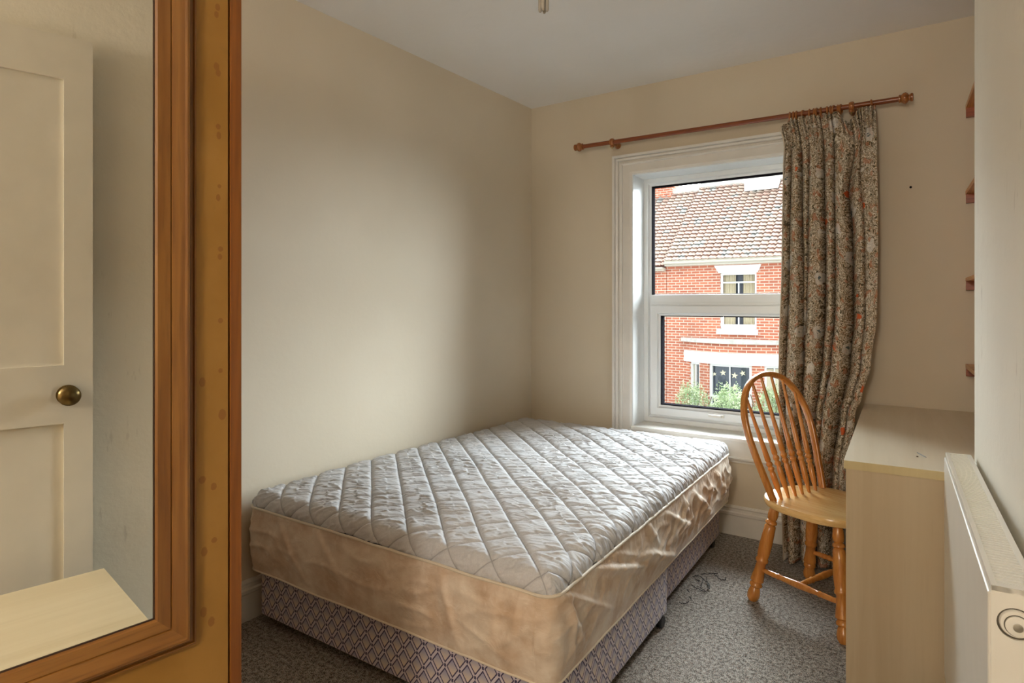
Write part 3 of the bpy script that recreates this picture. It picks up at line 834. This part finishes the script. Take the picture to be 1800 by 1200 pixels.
tag(obj('stain', bm, m_plain('dark_stain', (0.12, 0.09, 0.05), 0.7)), 'small dark crumb beside the scratch mark on the desk', 'stain')

# ------------------------------------------------------------------ shelves in the alcove
for zb, zt, hb, lb in ((2.097, 2.136, 0.020, 'topmost pine alcove shelf, highest of the four'), (1.710, 1.749, 0.019, 'second pine alcove shelf from the ceiling'),
                       (1.318, 1.358, 0.016, 'third pine alcove shelf from the ceiling, just above eye level'), (0.931, 0.966, 0.018, 'lowest pine alcove shelf, just above the desk')):
    sh = empty('wall_shelf', (0.15, YB, zb), 0, lb, 'shelf', 'pine shelves in the alcove')
    bm = B(); x0 = 0.122
    prism(bm, [(x0, YB-0.001), (x0+0.045*1.27, YB-1.272), (0.498, YB-1.272), (0.498, YB-0.001)], zt, zt+hb)
    obj('shelf_board', bm, M_shelf, sh, world=True)
    bm = B(); box(bm, x0+0.001, 0.495, YB-0.032, YB-0.001, zb, zt, 0.001); obj('batten', bm, M_batten, sh, world=True)
    bm = B(); box(bm, x0+0.07, 0.495, 2.205, 2.235, zb, zt, 0.001); obj('batten', bm, M_batten, sh, world=True)

# ------------------------------------------------------------------ radiator
ra = math.atan2(0.042, 0.97)
rd = empty('radiator', (0.069, 1.18, 0.0), ra, 'white panel radiator with a slotted top grille on the near wall', 'radiator')
# local: y 0..0.975 along wall, x 0..0.0625 depth
RT = 0.83; RL = 0.985; RD = 0.0625; RZ0 = 0.20
bm = B(); box(bm, 0.0, 0.012, 0.004, RL-0.004, RZ0, RT-0.012, 0.005, seg=3)
obj('front_panel', bm, M_rad, rd, True)
bm = B(); box(bm, 0.050, 0.0575, 0.01, RL-0.01, RZ0+0.02, RT-0.02, 0.003); obj('back_panel', bm, M_rad, rd, True)
# end covers
def end_cover(y0, y1, hole):
    bm = B(); n = 40; cxr, czr, r = 0.0335, 0.778, 0.0235
    if not hole:
        box(bm, 0.0035, RD, y0, y1, RZ0+0.01, RT, 0.0015); return bm
    # plate with round opening, built as ring between circle and rectangle
    xs0, xs1, zs0, zs1 = 0.0035, RD, RZ0+0.01, RT
    def ray_rect(a):
        c, s = math.cos(a), math.sin(a)
        k = min((xs1-cxr)/c if c > 1e-9 else ((xs0-cxr)/c if c < -1e-9 else 1e9), (zs1-czr)/s if s > 1e-9 else ((zs0-czr)/s if s < -1e-9 else 1e9))
        return cxr+c*k, czr+s*k
    angs = sorted([2*PI*i/n for i in range(n)] + [math.atan2(z-czr, x-cxr) % (2*PI) for x in (xs0, xs1) for z in (zs0, zs1)])
    rr = []
    for a in angs:
        X, Z = ray_rect(a)
        rr.append([bm.verts.new((cxr+r*math.cos(a), y, czr+r*math.sin(a))) for y in (y0, y1)] + [bm.verts.new((X, y, Z)) for y in (y0, y1)])
    m = len(rr)
    for i in range(m):
        a, b = rr[i], rr[(i+1) % m]
        bm.faces.new((a[0], b[0], b[2], a[2])); bm.faces.new((a[1], a[3], b[3], b[1]))
        bm.faces.new((a[2], b[2], b[3], a[3])); bm.faces.new((a[0], a[1], b[1], b[0]))
    return fixn(bm)
ec = obj('end_cover', end_cover(0.0, 0.004, True), M_rad, rd)
obj('end_cover', end_cover(RL-0.004, RL, False), M_rad, rd)
bm = B(); lathe(bm, (0.0335, 0.010, 0.778), (0.0335, 0.004, 0.778), [(0, 0.0245), (0.9, 0.0245), (1, 0.023)], 36)
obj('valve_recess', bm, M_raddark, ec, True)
bm = B(); lathe(bm, (0.0335, 0.006, 0.778), (0.0335, -0.001, 0.778), [(0, 0.0205), (0.7, 0.0205), (1, 0.0190)], 36)
vp = obj('valve_cap', bm, M_rad, ec, True)
bm = B(); lathe(bm, (0.0345, 0.0, 0.776), (0.0345, -0.0014, 0.776), [(0, 0.0160), (1, 0.0160)], 36); obj('valve_groove_shade', bm, M_raddark, ec, True)  # dark disc painted for the shaded gap round the inner cap
bm = B(); lathe(bm, (0.0345, 0.0, 0.776), (0.0345, -0.0050, 0.776), [(0, 0.0148), (0.85, 0.0146), (1, 0.0125)], 36); obj('valve_cap', bm, M_rad, ec, True)
bm = B(); lathe(bm, (0.0350, -0.003, 0.775), (0.0350, -0.0062, 0.775), [(0, 0.0062), (0.9, 0.0062), (1, 0.0050)], 24); obj('valve_screw', bm, M_steel, ec, True)
# grille: frame + slats, slots between
bm = B()
box(bm, 0.0035, 0.0120, 0, RL, RT-0.008, RT+0.0005, 0.001); box(bm, RD-0.0095, RD, 0, RL, RT-0.008, RT+0.0005, 0.001)
box(bm, 0.004, RD-0.001, 0.0, 0.016, RT-0.008, RT+0.0003); box(bm, 0.004, RD-0.001, RL-0.012, RL, RT-0.008, RT+0.0003)
gf = obj('grille_frame', bm, M_rad, rd)
ns = 74
for i in range(ns):
    y = 0.018 + (RL-0.032)*(i+0.25)/ns
    bm = B(); w = (RL-0.032)/ns
    box(bm, 0.011, RD-0.0090, y, y+w*0.42, RT-0.005, RT-0.0008)
    obj('grille_slat', bm, M_rad, gf)
bm = B(); box(bm, 0.012, 0.050, 0.016, RL-0.012, RT-0.035, RT-0.030); obj('convector_fins', bm, M_raddark, rd)  # flat sheet coloured dark for the shade below the slats
# wall brackets and pipe to the floor
for y in (0.12, RL-0.12):
    bm = B(); box(bm, 0.0575, 0.086 + 0.016*(1-y), y-0.015, y+0.015, 0.30, 0.72); obj('wall_bracket', bm, M_rad, rd)
for y in (0.03, RL-0.03):
    bm = B(); lathe(bm, (0.03, y, 0.0), (0.03, y, RZ0+0.03), [(0, 0.0075), (1, 0.0075)], 12); obj('pipe', bm, M_rad, rd, True)

# ------------------------------------------------------------------ curtain pole
CY = YB - 0.085; RZ = 2.2165
rod = empty('curtain_pole', (-0.976, CY, RZ), 0, 'reddish pine curtain pole with turned finials above the window', 'curtain pole')
def rz(x): return 2.2165 - 0.0098*(x+0.976)
XA, XB_ = -1.781, -0.132
A_, B_ = (XA, CY, rz(XA)), (XB_, CY, rz(XB_))
bm = B(); lathe(bm, A_, B_, [(0, 0.0125), (1, 0.0125)], 18); obj('pole', bm, M_rod, rod, True, True)
FP = [(0, .0125), (.02, .019), (.12, .019), (.16, .015), (.22, .020), (.34, .0255), (.48, .0265), (.60, .022), (.68, .014), (.75, .014), (.82, .019), (.95, .019), (1, .014)]
for p, d in ((A_, -1), (B_, 1)):
    bm = B(); lathe(bm, p, (p[0]+d*0.058, CY, p[2]), FP, 22); obj('finial', bm, M_ring, rod, True, True)
for x in (-1.585, -0.325):
    bm = B(); lathe(bm, (x-0.012, CY, rz(x)), (x+0.012, CY, rz(x)), [(0, .0135), (0.05, .019), (0.3, .022), (0.7, .022), (0.95, .019), (1, .0135)], 20)
    lathe(bm, (x, CY, rz(x)-0.012), (x, CY, rz(x)-0.030), [(0, .010), (1, .012)], 14)
    lathe(bm, (x, CY, rz(x)-0.004), (x, YB-0.001, rz(x)-0.004), [(0, .010), (.6, .010), (.8, .016), (1, .020)], 16)
    br = obj('bracket', bm, M_ring, rod, True, True)
    bm = B(); lathe(bm, (x+0.0, CY, rz(x)-0.030), (x, CY, rz(x)-0.040), [(0, .005), (1, .003)], 8); obj('screw_hook', bm, M_brass, br, True, True)
# ------------------------------------------------------------------ curtain
C0, C1 = -0.640, -0.218
valleys = [(0.07, 0.06, .016, .7), (0.17, 0.25, .022, 1.0), (0.285, 0.27, .014, .6), (0.43, 0.47, .024, 1.15), (0.545, 0.565, .018, .9), (0.70, 0.755, .026, 1.4), (0.80, 0.90, .012, .35)]
def edge_l(t): return interp([0, .05, .3, .58, .8, 1], [-0.640, -0.622, -0.625, -0.633, -0.618, -0.598], t)
def edge_r(t): return interp([0, .1, .27, .45, .56, .63, .665, .8, 1], [-0.223, -0.215, -0.209, -0.212, -0.236, -0.272, -0.298, -0.335, -0.34], t)
def cur_pt(u, t):
    z0 = 2.193 - 0.008*abs(math.sin(u*26))
    if u > 0.80: z0 = 2.190
    if u < 0.09: z0 -= 0.035*(1-u/0.09)
    if 0.60 < u < 0.80: z0 -= 0.055*math.sin((u-0.60)/0.20*PI)     # heading that has slipped its hooks and flopped forward
    zb = 0.018 + 0.004*math.sin(u*40)
    z = z0 + (zb-z0)*t
    x = edge_l(t) + (edge_r(t)-edge_l(t))*u
    y = interp([0, .3, .6, .8, 1], [CY-0.006, CY-0.036, CY-0.066, CY-0.11, CY-0.145], t)
    amp = interp([0, .05, .10, .5, 1], [0.030, 0.030, 0.058, 0.085, 0.092], t)
    d = 0.0
    for k, (c0, c1, w, s) in enumerate(valleys):
        cc = c0 + (c1-c0)*min(1, t*1.7) + 0.016*nz(Vector((k*3.1, t*2.2, 1)))
        w2 = w*(1.15 + 0.9*t)*(1.0 if t > 0.07 else 0.75); q = (u-cc)/w2
        q = q*0.75 if q > 0 else q*1.3
        d += s*math.exp(-q*q)
        x += -0.015*s*q*math.exp(-q*q)*(0.6+t*0.6)
    # broad rounded ridges between the valleys
    y += amp*d - amp*0.55 + 0.010*math.sin(u*17 + t*2.0)*(0.4+t)
    y += 0.008*nz(Vector((u*7, t*5, 2))) + 0.0035*nz(Vector((u*24, t*20, 5)))
    if t < 0.075:                                          # pinch pleats of the heading
        y += 0.009*math.sin(u*150)*(1-t/0.10)
    elif t < 0.2: y += 0.005*math.sin(u*150)*(1-(t-0.075)/0.125)*0.25
    if 0.56 < u < 0.86:
        k = math.sin((u-0.56)/0.30*PI); s = math.exp(-((t-0.12)/0.10)**2)
        y -= 0.045*k*s*abs(math.cos((u-0.70)*15 + (t-0.1)*9)); x += 0.026*k*math.exp(-((t-0.05)/0.06)**2) - 0.012*k*math.exp(-((t-0.17)/0.05)**2)
    return Vector((x, min(y, YB-0.032), z))
cu = empty('curtain', (-0.43, CY, 0.0), 0, 'faded floral cotton curtain bunched at the side of the window', 'curtain')
bm = B(); grid(bm, 460, 240, cur_pt, lambda u, v: (u*0.78, v*2.2)); 
co = obj('curtain_panel', bm, M_curtain, cu, True, True, 180)
sm_ = co.modifiers.new('thickness', 'SOLIDIFY'); sm_.thickness = 0.0022; sm_.offset = 0
bm = B()
led = [tuple(cur_pt(0.0, i/80) + Vector((0.001, -0.002, 0))) for i in range(81)]
sweep(bm, led, circ(0.0035, 6)); fixn(bm); obj('lining_edge', bm, M_lining, cu, True, True)
# rings
def ring_mesh():
    bm = B(); R, r, n, m = 0.0215, 0.0042, 26, 8
    vs = [[bm.verts.new((r*math.sin(2*PI*j/m)*1.1, (R+r*math.cos(2*PI*j/m))*math.cos(2*PI*i/n), (R+r*math.cos(2*PI*j/m))*math.sin(2*PI*i/n))) for j in range(m)] for i in range(n)]
    for i in range(n):
        for j in range(m): bm.faces.new((vs[i][j], vs[(i+1) % n][j], vs[(i+1) % n][(j+1) % m], vs[i][(j+1) % m]))
    return fixn(bm)
rx = [-0.602, -0.586, -0.570, -0.539, -0.510, -0.492, -0.477, -0.459, -0.433, -0.416, -0.401, -0.384, -0.371, -0.244]
ring0 = None
for i, x in enumerate(rx):
    if ring0 is None:
        ring0 = empty('curtain_ring', (x, CY, rz(x)-0.0072)); ob = obj('ring', ring_mesh(), M_ring, ring0, True)
        bm = B(); sweep(bm, [(0, 0, -0.025), (0, 0, -0.033), (0.002, 0, -0.038)], circ(0.0015, 6)); obj('eyelet', bm, M_brass, ring0, True); r_ = ring0
    else:
        r_ = copy_tree(ring0); r_.location = (x, CY, rz(x)-0.0072)
    r_.rotation_euler = (0, 0, random.uniform(-0.28, 0.28))
    if i < 13: tag(r_, 'pine curtain ring in the bunched row at the head of the curtain', 'curtain ring', 'curtain rings bunched along the pole')
    else: tag(r_, 'single pine curtain ring past the bracket near the finial', 'curtain ring', 'curtain rings')

# ------------------------------------------------------------------ wall hole with plug
bm = B(); lathe(bm, (-0.087, YB-0.0025, 1.807), (-0.087, YB+0.001, 1.807), [(0, .0055), (1, .0055)], 14)
tag(obj('wall_plug', bm, M_black, smooth=True), 'small dark screw hole in the cream wall beside the curtain', 'wall plug')

# ------------------------------------------------------------------ pendant lamp
pn = empty('pendant_light', (-0.985, 1.62, H), 0, 'bare grey energy saving bulb hanging from the ceiling above the bed', 'lamp')
bm = B(); lathe(bm, (0, 0, 0), (0, 0, -0.03), [(0, .04), (.7, .036), (1, .012)], 24); obj('ceiling_rose', bm, M_plastic, pn, True)
bm = B(); lathe(bm, (0, 0, -0.03), (0, 0, -0.18), [(0, .003), (1, .003)], 8); obj('cable', bm, M_plastic, pn, True)
bm = B(); lathe(bm, (0, 0, -0.18), (0, 0, -0.24), [(0, .008), (.3, .017), (1, .019)], 20); obj('lamp_holder', bm, M_plastic, pn, True)
bb = B(); lathe(bb, (0, 0, -0.24), (0, 0, -0.29), [(0, .014), (.3, .022), (1, .021)], 20); b_ = obj('bulb_base', bb, M_plastic, pn, True)
for a in (0.35, 0.35+PI/2, 0.35+PI, 0.35-PI/2):
    bm = B(); x, y = 0.0105*math.cos(a), 0.0105*math.sin(a)
    lathe(bm, (x, y, -0.29), (x, y, -0.408), [(0, .0062), (.93, .0062), (.98, .0045), (1, .002)], 12); obj('lamp_tube', bm, M_tube, b_, True)

# ------------------------------------------------------------------ OUTSIDE: brick terrace across the street
FY = 17.0; GZ = -3.3
def m_brick():
    g = G('red_brick', 0.85, 0.2); co = g.tc(); x, y, z = g.xyz(co)
    n = g.nt.nodes.new('ShaderNodeTexBrick'); g.nt.links.new(g.comb(x, z), n.inputs['Vector'])
    n.inputs['Scale'].default_value = 1.0; n.inputs['Mortar Size'].default_value = 0.010
    n.inputs['Brick Width'].default_value = 0.225; n.inputs['Row Height'].default_value = 0.075
    n.inputs['Color1'].default_value = (0.56, 0.185, 0.105, 1); n.inputs['Color2'].default_value = (0.42, 0.13, 0.08, 1)
    n.inputs['Mortar'].default_value = (0.66, 0.52, 0.42, 1); n.inputs['Mortar Smooth'].default_value = 0.2
    c = V(g, n.outputs[0])
    c = g.mix(g.noise(co, 1.1, 3).sm(0.5, 0.75)*0.35, c, (0.26, 0.13, 0.09))
    g.col(c); return g.m
M_brick = m_brick()
def m_tile():
    g = G('clay_pantile', 0.8, 0.2); co = g.tc(); x, y, z = g.xyz(co)
    cell = g.comb((x/0.2).fl(), (z/0.11).fl())
    wn_ = g.nt.nodes.new('ShaderNodeTexWhiteNoise'); g.nt.links.new(cell, wn_.inputs[0]); r = V(g, wn_.outputs[0])
    c = g.mix(r, (0.36, 0.225, 0.175), (0.32, 0.225, 0.18))
    c = g.mix(r.gt(0.93), c, (0.27, 0.26, 0.24))
    c = g.mix(g.noise(co, 1.4, 3).sm(0.45, 0.7)*0.5, c, (0.40, 0.33, 0.26))
    g.col(c); return g.m
M_tile = m_tile()
M_ext = m_plain('white_masonry_paint', (0.82, 0.82, 0.80), 0.6, 0.3, 0, 0.05)
M_gut = m_plain('cream_gutter', (0.62, 0.58, 0.49), 0.5)
M_lead = m_plain('weathered_lead', (0.66, 0.62, 0.56), 0.7, 0.3, 0, 0.3)
M_dark = m_plain('dark_interior', (0.035, 0.04, 0.055), 0.3, 0.5)
M_net = m_plain('cream_net_curtain', (0.60, 0.53, 0.39), 0.85)
M_star = m_plain('gold_paper_star', (0.78, 0.70, 0.50), 0.6)
M_extglass = m_plain('street_window_glass', (0.05, 0.06, 0.08), 0.05, 0.6)

hs = empty('terraced_house', (-4.3, FY, GZ), 0, 'red brick terraced house opposite with a bow window and pantiled roof', 'house')
WX0, WX1 = -6.25, 5.0
wx0, wx1, wz0, wz1 = -4.756, -3.818, 0.60, 2.10
bm = B()
box(bm, WX0, wx0, FY, FY+0.25, GZ, 2.42); box(bm, wx1, WX1, FY, FY+0.25, GZ, 2.42)
box(bm, wx0, wx1, FY, FY+0.25, GZ, wz0); box(bm, wx0, wx1, FY, FY+0.25, wz1, 2.42)
obj('front_wall', bm, M_brick, hs, world=True)
def roof(name, x0, x1, zE, parent, zR=5.05, yR=FY+3.1):
    nc = int((x1-x0)/0.205); nr = 22; yE = FY-0.22
    bm = B(); nu, per = nc*8, 4
    L = math.hypot(yR-yE, zR-zE); dirv = Vector((0, yR-yE, zR-zE))/L; nrm = Vector((0, -(zR-zE), yR-yE))/L
    def prof(x): # pantile S
        k = ((x-x0)/0.205) % 1.0; return 0.030*math.sin(2*PI*k) + 0.012*math.sin(4*PI*k)
    rows = []
    st_ = L/nr
    for r in range(nr):
        for (ds, lift) in ((0.055, 0.018), (0.0, 0.030), (0.0, 0.056), (st_+0.055, 0.002)):
            s = r*st_ + ds
            line = []
            for i in range(nu+1):
                x = x0 + (x1-x0)*i/nu; k = ((x-x0)/0.205) % 1.0
                p = Vector((x, yE, zE)) + dirv*(s - 0.030*math.sin(2*PI*k)) + nrm*(prof(x) + lift)
                line.append(bm.verts.new(p))
            rows.append(line)
    for a, b in zip(rows, rows[1:]):
        for i in range(nu): bm.faces.new((a[i], a[i+1], b[i+1], b[i]))
    o = obj('roof', bm, M_tile, parent, True, True, 30)
    bm = B(); sweep(bm, [(x0, yR, zR+0.03), (x1, yR, zR+0.03)], circ(0.13, 10)); fixn(bm)
    obj('ridge_tiles', bm, M_lead, o, True, True)
    bm = B(); box(bm, x0, x1, FY+0.25, yR+3.2, zE-1.2, zE-0.2); t = bm
    obj('loft_block', t, M_brick, parent, world=True)
    # rear slope
    bm = B(); a = [bm.verts.new(p) for p in ((x0, yR, zR), (x1, yR, zR), (x1, yR+3.3, zE), (x0, yR+3.3, zE))]; bm.faces.new(a)
    r2 = obj('rear_roof', bm, M_tile, parent, world=True); md = r2.modifiers.new('t', 'SOLIDIFY'); md.thickness = 0.06
roof('roof', WX0+0.02, WX1, 2.46, hs)
bm = B()
gp = [(0.06*math.cos(a), 0.06*math.sin(a)) for a in [PI + PI*k/8 for k in range(9)]] + [(0.045*math.cos(a), 0.045*math.sin(a)) for a in [2*PI - PI*k/8 for k in range(9)]]
sweep(bm, [(WX0, FY-0.24, 2.43), (WX1, FY-0.24, 2.44)], gp, up=(0, 0, 1)); box(bm, WX0, WX1, FY-0.17, FY, 2.33, 2.42); box(bm, WX0, WX1, FY-0.19, FY-0.165, 2.33, 2.50)
fixn(bm); obj('gutter', bm, M_gut, hs, world=True)
bm = B(); box(bm, WX0, WX1, FY-0.045, FY, 2.262, 2.335); obj('brick_corbel', bm, M_brick, hs, world=True)
# flared white lintel and sill
bm = B(); prism(bm, [(0, 0), (1, 0), (1, 1), (0, 1)], 0, 1)
for v in bm.verts:
    u, w, h = v.co; v.co = Vector(((-4.787 + (-3.787+4.787)*u) if h < 0.5 else (-4.91 + 1.22*u), FY-0.05 + 0.15*w, 2.098 + 0.205*h))
obj('window_lintel', bm, M_ext, hs, world=True)
def house_window(par, x0, x1, z0, z1, y, net=True):
    w = obj('window', (lambda b: mitred(b, [(x1, y+0.10, z0), (x1, y+0.10, z1), (x0, y+0.10, z1), (x0, y+0.10, z0)], [(0, 0), (0, 0.05), (-0.055, 0.05), (-0.055, 0)], (0, -1, 0)))(B()), M_ext, par, world=True)
    bm = B(); box(bm, x0+0.05, x1-0.05, y+0.052, y+0.085, z0+(z1-z0)*0.83-0.02, z0+(z1-z0)*0.83+0.02); box(bm, (x0+x1)/2-0.014, (x0+x1)/2+0.014, y+0.055, y+0.085, z0+0.05, z0+(z1-z0)*0.83)
    box(bm, x0+0.05, x1-0.05, y+0.045, y+0.09, z0, z0+0.12)
    obj('glazing_bar', bm, M_ext, w, world=True)
    bm = B(); box(bm, x0+0.03, x1-0.03, y+0.235, y+0.245, z0+0.03, z1-0.03); obj('dark_room', bm, M_dark, w, world=True)
    for a, b in ((x0+0.045, x0+(x1-x0)*0.40), (x0+(x1-x0)*0.60, x1-0.045)):
        bm = B(); grid(bm, 60, 4, lambda u, v: Vector((a+(b-a)*(u*(0.96+0.04*v)), y+0.17+0.022*math.sin(u*44)+0.01*math.sin(u*17), z0+0.10+(z1-z0-0.13)*v)))
        obj('net_curtain', bm, M_net, w, True, True)
    return w
hw = house_window(hs, wx0, wx1, wz0, wz1, FY)
bm = B(); box(bm, -4.83, -3.775, FY-0.10, FY+0.10, 0.455, 0.60, 0.01); obj('window_sill', bm, M_ext, hs, world=True)
# bow window
BC, BW, BP = -4.36, 1.36, 0.50
def bow(t, off=0.0):   # t -1..1
    th_ = t*math.radians(80); Rr = (BW**2 + BP**2)/(2*BP); half = math.asin(BW/Rr); a = t*half
    r = Rr + off
    return BC + r*math.sin(a), FY + (Rr-BP) - r*math.cos(a)
def bow_slab(bm, t0, t1, z0, z1, o0, o1, n=16):
    inn = [bow(t0+(t1-t0)*i/n, o0) for i in range(n+1)]; out = [bow(t0+(t1-t0)*i/n, o1) for i in range(n+1)]
    pts = out + inn[::-1]
    a = [bm.verts.new((x, y, z0)) for x, y in pts]; b = [bm.verts.new((x, y, z1)) for x, y in pts]; m = len(pts)
    for i in range(m): bm.faces.new((a[i], a[(i+1) % m], b[(i+1) % m], b[i]))
    for i in range(n):
        bm.faces.new((a[i], a[i+1], a[m-2-i], a[m-1-i])); bm.faces.new((b[i], b[m-1-i], b[m-2-i], b[i+1]))
    return fixn(bm)
bay = obj('bow_window', bow_slab(B(), -1, 1, -0.02, 0.245, -0.3, 0.0), M_brick, hs, world=True)
bm = B(); bow_slab(bm, -1, 1, -0.315, -0.015, -0.25, 0.035); obj('white_fascia', bm, M_ext, bay, world=True)
bm = B(); bow_slab(bm, -1.03, 1.03, 0.235, 0.335, -1.2, 0.11)
obj('lead_roof', bm, M_lead, bay, world=True)
BZ0 = -2.1
spans = [(-0.86, -0.60), (-0.40, 0.36), (0.56, 0.92)]
bm = B()
for a, b in ((-1, -0.86), (-0.60, -0.40), (0.36, 0.56), (0.92, 1)): bow_slab(bm, a, b, BZ0, -0.315, -0.22, 0.0, 4)
bow_slab(bm, -1, 1, GZ, BZ0, -0.22, 0.0); obj('brick_pier', bm, M_brick, bay, world=True)
for (a, b) in spans:
    bm = B(); zs = -1.18
    for c, d in ((a, a+0.045), (b-0.045, b)): bow_slab(bm, c, d, BZ0, -0.315, -0.12, -0.05, 2)
    bow_slab(bm, a, b, -0.375, -0.315, -0.12, -0.05, 8); bow_slab(bm, a, b, zs-0.03, zs+0.03, -0.12, -0.05, 8); bow_slab(bm, a, b, BZ0, BZ0+0.08, -0.12, -0.05, 8)
    mid = (a+b)/2
    bow_slab(bm, mid-0.010, mid+0.010, BZ0, -0.315, -0.11, -0.06, 2)
    obj('bow_sash', bm, M_ext, bay, world=True)
    bm = B(); bow_slab(bm, a, b, BZ0, -0.315, -0.16, -0.14, 8); obj('bow_glass', bm, M_extglass, bay, world=True)
bm = B(); bow_slab(bm, 0.60, 0.84, BZ0, -0.40, -0.135, -0.128, 6); obj('net_curtain', bm, M_net, bay, world=True)
bm = B(); bow_slab(bm, -0.83, -0.74, BZ0, -0.40, -0.135, -0.128, 3); obj('net_curtain', bm, M_net, bay, world=True)
def star(t, z, r, rot):
    x, y = bow(t, -0.125); bm = B(); f = []; b = []
    for k in range(10):
        q = r if k % 2 == 0 else r*0.42; a = rot + PI/2 + k*PI/5
        f.append(bm.verts.new((x+q*math.cos(a), y, z+q*math.sin(a)))); b.append(bm.verts.new((x+q*math.cos(a), y+0.006, z+q*math.sin(a))))
    bm.faces.new(f[::-1]); bm.faces.new(b)
    for k in range(10): bm.faces.new((f[k], f[(k+1) % 10], b[(k+1) % 10], b[k]))
    obj('paper_star', fixn(bm), M_star, bay, world=True)
for t, z, r, q in ((-0.33, -0.60, .055, .2), (-0.16, -0.55, .085, .1), (0.055, -0.60, .09, -.1), (0.20, -0.53, .08, .3), (0.055, -0.92, .095, .15), (-0.13, -1.06, .05, 0), (0.07, -1.09, .045, .2), (0.68, -1.05, .08, .1), (-0.1, -0.86, .03, 0)): star(t, z, r, q)
# chimney stacks
bm = B(); box(bm, -4.62, -3.95, FY+3.0, FY+3.9, 4.7, 6.4); obj('chimney', bm, M_brick, hs, world=True)
bm = B(); box(bm, -4.75, -3.80, FY+2.55, FY+3.0, 4.70, 5.02); obj('chimney_flashing', bm, M_ext, hs, world=True)
# neighbour
h2 = empty('terraced_house', (-9, FY, GZ), 0, 'neighbouring terraced house with a lower eaves at the window edge', 'house')
bm = B(); box(bm, -12.5, WX0-0.01, FY+0.0, FY+0.25, GZ, 2.30); obj('front_wall', bm, M_brick, h2, world=True)
roof('roof', -12.5, WX0-0.01, 2.33, h2, zR=4.95)
bm = B(); sweep(bm, [(-12.5, FY-0.24, 2.30), (WX0-0.03, FY-0.24, 2.30)], gp, up=(0, 0, 1)); box(bm, -12.5, WX0-0.03, FY-0.17, FY, 2.20, 2.29); fixn(bm); obj('gutter', bm, M_gut, h2, world=True)
bm = B(); box(bm, -7.75, -7.15, FY+2.9, FY+3.6, 4.5, 5.25, 0.02); box(bm, -7.8, -7.1, FY+2.85, FY+3.65, 5.15, 5.25); obj('chimney', bm, M_brick, h2, world=True)
bm = B(); lathe(bm, (-7.3, FY+3.2, 5.25), (-7.3, FY+3.2, 5.6), [(0, .12), (.8, .10), (1, .12)], 14); obj('chimney_pot', bm, M_tile, h2, True, True)
# street and shrubs
bm = B(); box(bm, -40, 40, YB+0.4, 60, GZ-0.3, GZ); tag(obj('street_ground', bm, m_plain('tarmac', (0.16, 0.155, 0.15), 0.9, 0.2, 0, 0.3)), kind='structure')
def m_leaf():
    g = G('shrub_leaf', 0.6, 0.3); c = g.tc(); g.col(g.mix(g.noise(c, 5, 2).sm(0.35, 0.65), (0.28, 0.38, 0.18), (0.60, 0.68, 0.42))); return g.m
M_leaf = m_leaf(); M_twig = m_plain('twig', (0.16, 0.11, 0.07), 0.8)
def shrub(cx, cy, z0, h, rx_, n, lab, seed):
    random.seed(seed); e = empty('garden_shrub', (cx, cy, z0), 0, lab, 'shrub', 'shrubs in front of the bow window')
    bm = B(); tw = B()
    for k in range(14):
        a = random.uniform(0, 2*PI); r = random.uniform(0.1, 1)*rx_; top = Vector((r*math.cos(a), 0.6*r*math.sin(a), h*random.uniform(0.6, 1.0)))
        sweep(tw, [(0.1*math.cos(a), 0.1*math.sin(a), 0), tuple(top*0.55+Vector((0, 0, 0.1*h))), tuple(top)], circ(0.012, 5))
    for k in range(n):
        a = random.uniform(0, 2*PI); q = random.random()**0.5
        zz = random.uniform(0.05, 1); w = rx_*max(0.05, 1-(zz*0.96)**4)**0.5*(0.9+0.35*nz(Vector((math.cos(a)*2, math.sin(a)*2, zz*3+seed))))
        p = Vector((q*w*math.cos(a), q*w*0.7*math.sin(a), zz*h*(1+0.14*nz(Vector((math.cos(a)*3*q, math.sin(a)*3*q, seed))))))
        d = Vector((random.gauss(0, 1), random.gauss(0, 1), random.gauss(0.4, 1))).normalized(); s = d.cross(Vector((random.gauss(0, 1), random.gauss(0, 1), random.gauss(0, 1)))).normalized()
        l = random.uniform(0.03, 0.06); v = [bm.verts.new(p), bm.verts.new(p+d*l*.5+s*l*.2), bm.verts.new(p+d*l), bm.verts.new(p+d*l*.5-s*l*.28)]; bm.faces.new(v)
    obj('foliage', bm, M_leaf, e); fixn(tw); obj('stem', tw, M_twig, e)
shrub(-5.10, 15.7, GZ, 2.42, 0.72, 12000, 'pale green shrub at the brick wall beside the bow window', 1)
shrub(-3.85, 14.5, GZ, 2.58, 0.66, 13000, 'taller bushy green shrub in front of the bow window', 2)
shrub(-3.15, 15.7, GZ, 2.48, 0.72, 12000, 'loose green shrub seen through the chair spindles', 3)
